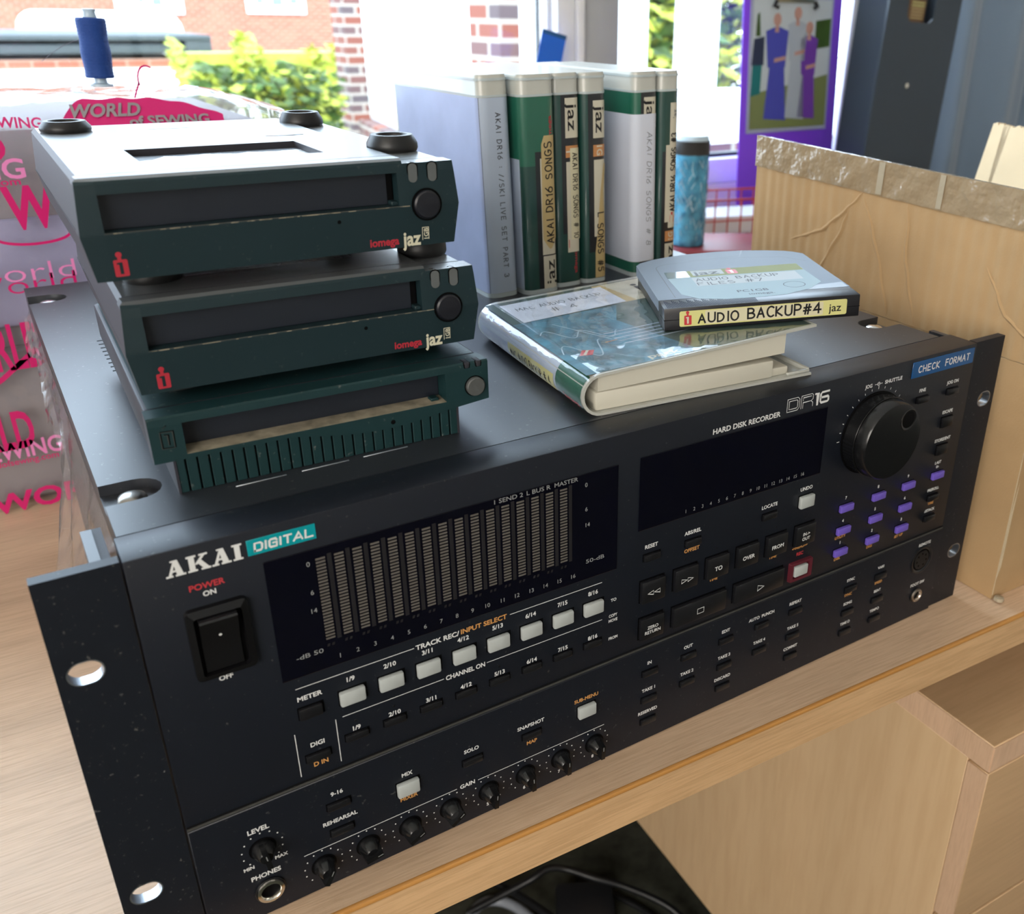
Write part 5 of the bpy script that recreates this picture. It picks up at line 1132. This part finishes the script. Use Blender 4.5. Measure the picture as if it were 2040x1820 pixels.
def basket(name, label, loc, rz, w, d, h):
    B_ = thing(name, label, 'wire basket', loc, (0, 0, rz)); m = MB(); r = 1.3
    for z in (2, h*.45, h): m.tube([(0, 0, z), (w, 0, z), (w, d, z), (0, d, z), (0, 0, z)], r if z != h else 2.0, 'wire_red', 6)
    for k in range(int(w/24)+1):
        for y in (0, d): m.tube([(k*24, y, 2), (k*24, y, h)], r, 'wire_red', 6)
        m.tube([(k*24, 0, 2), (k*24, d, 2)], r, 'wire_red', 6)
    for k in range(int(d/24)+1):
        for x in (0, w): m.tube([(x, k*24, 2), (x, k*24, h)], r, 'wire_red', 6)
    m.build('wire_frame', B_); return B_
basket('wire_basket', 'red wire letter tray of white papers between the tumbler and cardboard box', (985, 925, .3), math.radians(-14), 240, 96, 62)
q = MB(); q.box(6, 232, 6, 90, 5, 34, 'paper_plain', 1, 1); q = q.build('paper_stack', None, (985, 925, .3), (0, 0, math.radians(-14))); tag(q, 'stack of white papers inside the red wire letter tray', 'paper')
CY_ = 1045; a, b = at(1487, 150, CY_), at(1664, 280, CY_)
PBD = thing('clipboard', 'purple clipboard holding a photograph of three people leaning by the window', 'clipboard', (a.x, CY_, .3), (math.radians(-3), 0, 0))
BWD = b.x-a.x; m = MB(); m.box(0, BWD, 0, 4, 0, 440, 'purple_board', 1.5, 2); m.build('board', PBD)
c, d = at(1514, 14, CY_), at(1645, 250, CY_); PHX, PHZ, PHW, PHH = c.x-a.x, d.z, d.x-c.x, c.z-d.z+14
m = MB(); m.box(PHX-6, PHX+PHW+6, -2.2, 0, PHZ-7, PHZ+PHH+6, 'photo_frame', .8, 1); m.build('photo_mount', PBD)
m = MB(); pf = lambda u, v: (PHX+u*PHW, -2.6, PHZ+v*PHH); pg = lambda k: (lambda u, v: (PHX+u*PHW, -2.6-.05*k, PHZ+v*PHH))
def pp(pts, mat, k): m.quad([pg(k)(*p) for p in pts], mat)
pp([(0, 0), (1, 0), (1, 1), (0, 1)], 'photo_pale', 0); pp([(0, 0), (1, 0), (1, .42), (.62, .36), (0, .28)], 'photo_floor', 1); pp([(.8, .62), (1, .64), (1, .86), (.8, .84)], 'leaf', 1); pp([(0, .26), (.12, .28), (.14, .7), (.02, .7)], 'dress_teal', 2); pp([(0, .5), (.15, .5), (.15, .72), (.02, .7)], 'dark_top', 3); pp([(.04, .72), (.1, .72), (.08, .9), (.05, .88)], 'leaf', 3)
def person(cx_, hz, sc, top, low):
    pp([(cx_-.10*sc, .08), (cx_+.13*sc, .06), (cx_+.09*sc, hz-.34), (cx_-.06*sc, hz-.34)], low, 4); pp([(cx_-.08*sc, hz-.36), (cx_+.1*sc, hz-.36), (cx_+.12*sc, hz-.08), (cx_+.03*sc, hz-.05), (cx_-.02*sc, hz-.05), (cx_-.11*sc, hz-.08)], top, 5)
    m.quad([pg(6)(cx_+.045*math.cos(a)*1.1, hz+.005+.05*math.sin(a)) for a in [2*PI*k/14 for k in range(14)]], 'skin'); pp([(cx_-.025, hz-.09), (cx_+.025, hz-.09), (cx_+.02, hz-.03), (cx_-.02, hz-.03)], 'skin', 6); pp([(cx_-.02, hz-.32), (cx_+.1*sc, hz-.30), (cx_+.1*sc, hz-.27), (cx_-.02, hz-.29)], 'skin', 7)
person(.30, .84, 1.25, 'dress_blue', 'dress_blue'); person(.56, .89, 1.1, 'suit_grey', 'suit_grey'); person(.72, .78, 1.0, 'dress_purple', 'dress_purple'); m.build('photograph', PBD)
zc_ = PHZ+PHH-6; xc_ = PHX+PHW*.5
m = MB(); m.box(xc_-44, xc_+44, -9, 1, zc_, zc_+26, 'clip_metal', 3, 2); m.tube([(xc_-46, -8, zc_+2), (xc_-52, -9, zc_-6), (xc_-44, -10, zc_-8)], 3.5, 'black_rim', 8); m.tube([(xc_+46, -8, zc_+2), (xc_+52, -9, zc_-6), (xc_+44, -10, zc_-8)], 3.5, 'black_rim', 8); m.build('clip', PBD)
a = at(1660, 300, 1068); q = MB(); q.box(0, 80, 0, 9, 0, 520, 'foam_white', 1, 1); q = q.build('foam_board', None, (a.x, 1068, .3), (math.radians(-2), math.radians(4), 0)); tag(q, 'white board standing edge-on between purple clipboard and dark file', 'board')
a = at(1694, 280, 925)

MF = thing('magazine_file', 'dark blue-grey plastic magazine file with a cut-out beside the curtain', 'magazine file', (a.x+34, 925, 11.0), (0, math.radians(3.4), math.radians(-4)))
m = MB(); m.fill([[(0, 0), (176, 0), (176, 395), (112, 395), (112, 334), (104, 326), (56, 326), (48, 334), (45, 382), (38, 391), (6, 392), (0, 384)]], 'file_dark', lambda u, v, d: (u, d, v), 0, 5)
m.box(0, 5, 5, 76, 0, 384, 'file_dark', 1, 1); m.box(171, 176, 5, 76, 0, 384, 'file_dark', 1, 1); m.box(0, 176, 72, 77, 0, 384, 'file_dark', 1, 1); m.box(5, 171, 5, 72, 0, 4, 'file_dark'); m.build('holder', MF)
m = MB(); m.lathe([(2.5, 0), (4.5, -2.5), (.01, -3.4)], (74, 0, 222), (0, 1, 0), 'chrome', 16, cap=False); m.build('stud', MF)
m = MB(); m.box(56, 104, 12, 60, 4, 372, 'brass_brown', 4, 2)
for k in range(6): m.box(66, 98, 11.4, 12.2, 332+k*5, 334+k*5, 'label_yellow' if k > 3 else 'label_tan')
m.build('packet', MF, label='brown packet behind the cut-out')
CX0 = at(1822, 100, 1056).x
m = MB(); rows = []; 
for j in range(2):
    z = (-60, 1400)[j]; row = []
    for i in range(220):
        t_ = i/219; x = CX0+t_*640; ph = t_*21+.6; row.append((x, 1054+27*math.sin(ph)+8*math.sin(ph*2.3+1), z))
    rows.append(row)
m.loft(rows, 'curtain_blue', False, False, True); q = m.build('curtain'); tag(q, 'heavy blue-grey curtain hanging in soft folds at the right edge', 'curtain')
bc = at(1099, 100, 1075); q = MB(); q.box(-24, 20, -1, 1, -(bc.z-6)+6, 32, 'blue_card', .8, 1); q.box(-24, 20, -1.6, -1, 26, 32, 'tape_blue', .3, 1); q = q.build('blue_card', None, (bc.x, 1075, bc.z-6), (0, math.radians(14), 0)); tag(q, 'bright blue plastic card standing behind the upright cases at the window', 'card')

# ------------------------------------------------------------------ outside the window
m = MB(); m.box(-30000, 40000, WY+200, 60000, -1500, -1450, 'paving'); struct(m.build('ground'), 'pale paving outside')
HY = 24500
HS_ = thing('brick_house', 'red brick house across the road seen through the left window', 'house', (0, HY, 0))
m = MB(); m.box(-9000, 16000, 0, 300, -1450, 3600, 'brick_far'); m.build('wall', HS_)
m = MB(); m.loft([[(-9300, -300, 3600), (-9300, 5000, 6000), (-9300, 5000, 3600)], [(16300, -300, 3600), (16300, 5000, 6000), (16300, 5000, 3600)]], 'slate', True, True, False); m.build('roof', HS_)
def hwin(px0, px1, pz, panes):
    a, b = at(px0, pz, HY), at(px1, pz, HY); m = MB(); m.box(a.x, b.x, -70, 10, a.z, a.z+1500, 'upvc', 10); o = m.build('window', HS_)
    for p0, p1, zb in panes:
        c, d = at(p0, zb, HY), at(p1, zb, HY); m = MB(); m.box(c.x, d.x, -85, -60, c.z, c.z+1100, 'window_dark'); m.build('pane', o)
hwin(232, 367, 27, ((274, 286, 5), (303, 322, 11), (337, 343, 6))); hwin(492, 609, 27, ((509, 523, 7), (541, 562, 11), (576, 591, 8)))
OB = thing('outbuilding', 'low white outbuilding with a dark flat roof edge beyond the bag', 'outbuilding', (0, 11200, 0))
a, b, c = at(-120, 66, 11200), at(422, 100, 11200), at(0, 118, 11200)
m = MB(); m.box(a.x-3000, b.x-250, 40, 2500, -1450, a.z-330, 'render_white'); m.box(a.x-3000, b.x-250, 40, 2500, a.z-330, a.z-240, 'brick_far'); m.build('wall', OB)
m = MB(); m.box(a.x-3000, b.x-80, 0, 2600, b.z-30, b.z+65, 'slate', 20); m.box(a.x-3000, b.x, -60, 2600, b.z+95, b.z+150, 'slate', 15); m.box(b.x-260, b.x, -40, 600, b.z-60, b.z+140, 'slate', 10); m.build('roof_edge', OB)
q = MB(); a, b = at(42, 20, 15500), at(372, 62, 15500); q.box(a.x, b.x, 0, 1800, -1450, a.z, 'render_white', 250, 4); q = q.build('van', None, (0, 15500, 0)); tag(q, 'large white shape with rounded corners parked behind the outbuilding', 'van')
def foliage(name, label, cat, px0, px1, pyt, pyb, Y, depth, n, mats, size, seed, lump=1.0, down=None):
    rnd = random.Random(seed); m = MB(); a, b = at(px0, pyt, Y), at(px1, pyb, Y); zb = down if down is not None else b.z; x0, x1, z1 = a.x, b.x, a.z
    m.box(x0+size, x1-size, depth*.35, depth*.8, zb, z1-size*2.2, mats[0])
    for k in range(n):
        u = rnd.random(); x = x0+(x1-x0)*u; top = z1-lump*size*2.2*(.5+.5*math.sin(u*23+seed)*math.sin(u*9.7+1)); z = zb+(top-zb)*rnd.random()**.75; y = depth*(.35+.45*rnd.random())-rnd.random()*depth*.35
        s_ = size*rnd.uniform(.5, 1.1); ax = Vector((rnd.uniform(-1, 1), rnd.uniform(-1, 1), rnd.uniform(-.6, 1))).normalized(); t_ = ax.cross(Vector((.3, .5, .8))).normalized(); w_ = ax.cross(t_)
        c = Vector((x, y, z)); m.add([tuple(c-t_*s_), tuple(c+w_*s_*.45+ax*s_*.1), tuple(c+t_*s_), tuple(c-w_*s_*.45+ax*s_*.1)], [[0, 1, 2, 3]], mats[rnd.randrange(len(mats))])
    o = m.build(name, None, (0, Y, 0)); tag(o, label, cat); return o
foliage('hedge', 'dark green clipped hedge outside the left window', 'hedge', 395, 700, 128, 260, 7200, 900, 5200, ('leaf', 'leaf', 'leaf_light'), 62, 2, down=-1450)
foliage('shrub', 'bright yellow-green shrub rising behind the hedge', 'shrub', 352, 720, 62, 150, 9600, 900, 3000, ('leaf_light',), 90, 5, 3.4, down=-1450)
foliage('bush', 'sunlit green bush beyond the right window beside the white frames', 'bush', 1270, 1500, -80, 215, 5200, 900, 3600, ('leaf', 'leaf_light'), 95, 7, down=-600)
# neighbouring brick wing with a white window
A_ = Vector((2398, 3787, 0)); U2 = Vector((684, 4688, 0)); WL = U2.length; U2 = U2.normalized(); NRM = Vector((U2.y, -U2.x, 0))
wz = math.atan2(U2.y, U2.x)
WG = thing('brick_wing', 'neighbouring brick wing with a tall white window outside', 'house', (A_.x, A_.y, 0), (0, 0, wz))
tt = lambda px, py=80: (lambda h: ((h-A_).dot(U2), h.z))(hit(px, py, A_, NRM))
t0, t1, ta, tb = tt(1250)[0], tt(688)[0], tt(994)[0], tt(764)[0]
PQ2 = 8000; a, b = at(688, 80, PQ2), at(772, 80, PQ2)
m = MB(); m.box(0, b.x-a.x, 0, 300, -1450, 3000, 'brick_near'); q = m.build('brick_pier', None, (a.x, PQ2, 0)); tag(q, 'brick pier outside between the green hedge and the tall white window', 'pier')
m = MB(); m.box(ta, tb, 0, 240, -1450, -420, 'brick_near'); m.build('wall', WG)
m = MB(); m.box(ta, tb, 60, 130, -420, 3000, 'blown_white'); n_ = 4
for k in range(n_+1): x = ta+(tb-ta)*k/n_; m.box(x-45, x+45, -10, 140, -420, 3000, 'upvc', 8)
for z in (-420, 330): m.box(ta, tb, -10, 140, z, z+90, 'upvc', 8)
o = m.build('window', WG)
for px, py0, py1, w_ in ((768, -20, 22, 110), (826, -20, 38, 70), (944, -30, 95, 60), (902, 60, 100, 70)):
    t_, z_ = tt(px, py1); z2 = tt(px, py0)[1]; m = MB(); m.box(t_-w_, t_+w_, 40, 62, z_, z2+200, 'window_dark'); m.build('pane', o)
PQ = 3700; a, b = at(996, 80, PQ), at(1250, 80, PQ)
m = MB(); m.box(0, b.x-a.x, 0, 300, -1450, 2600, 'brick_near'); q = m.build('brick_pier', None, (a.x, PQ, 0)); tag(q, 'brick pier with pale mortar outside, left of the window post', 'pier')
PY = 2500
PC = thing('glazed_porch', 'white framed porch on a low brick wall outside the right window', 'porch', (0, PY, 0))
a = at(1238, 262, PY); b = at(1760, 262, PY); zl = a.z
m = MB(); m.box(a.x+10, b.x+900, 20, 260, -1450, zl-40, 'brick_near'); m.build('plinth', PC)
m = MB(); zt_ = 2600
for p0, p1 in ((1250, 1291), (1372, 1432), (1560, 1600)): x0_, x1_ = at(p0, 100, PY).x, at(p1, 100, PY).x; m.box(x0_, x1_, 0, 90, zl-40, zt_, 'upvc', 8)
m.box(at(1250, 0, PY).x, b.x, -30, 120, zl-60, at(1300, 186, PY).z, 'upvc', 10); m.build('frame', PC)
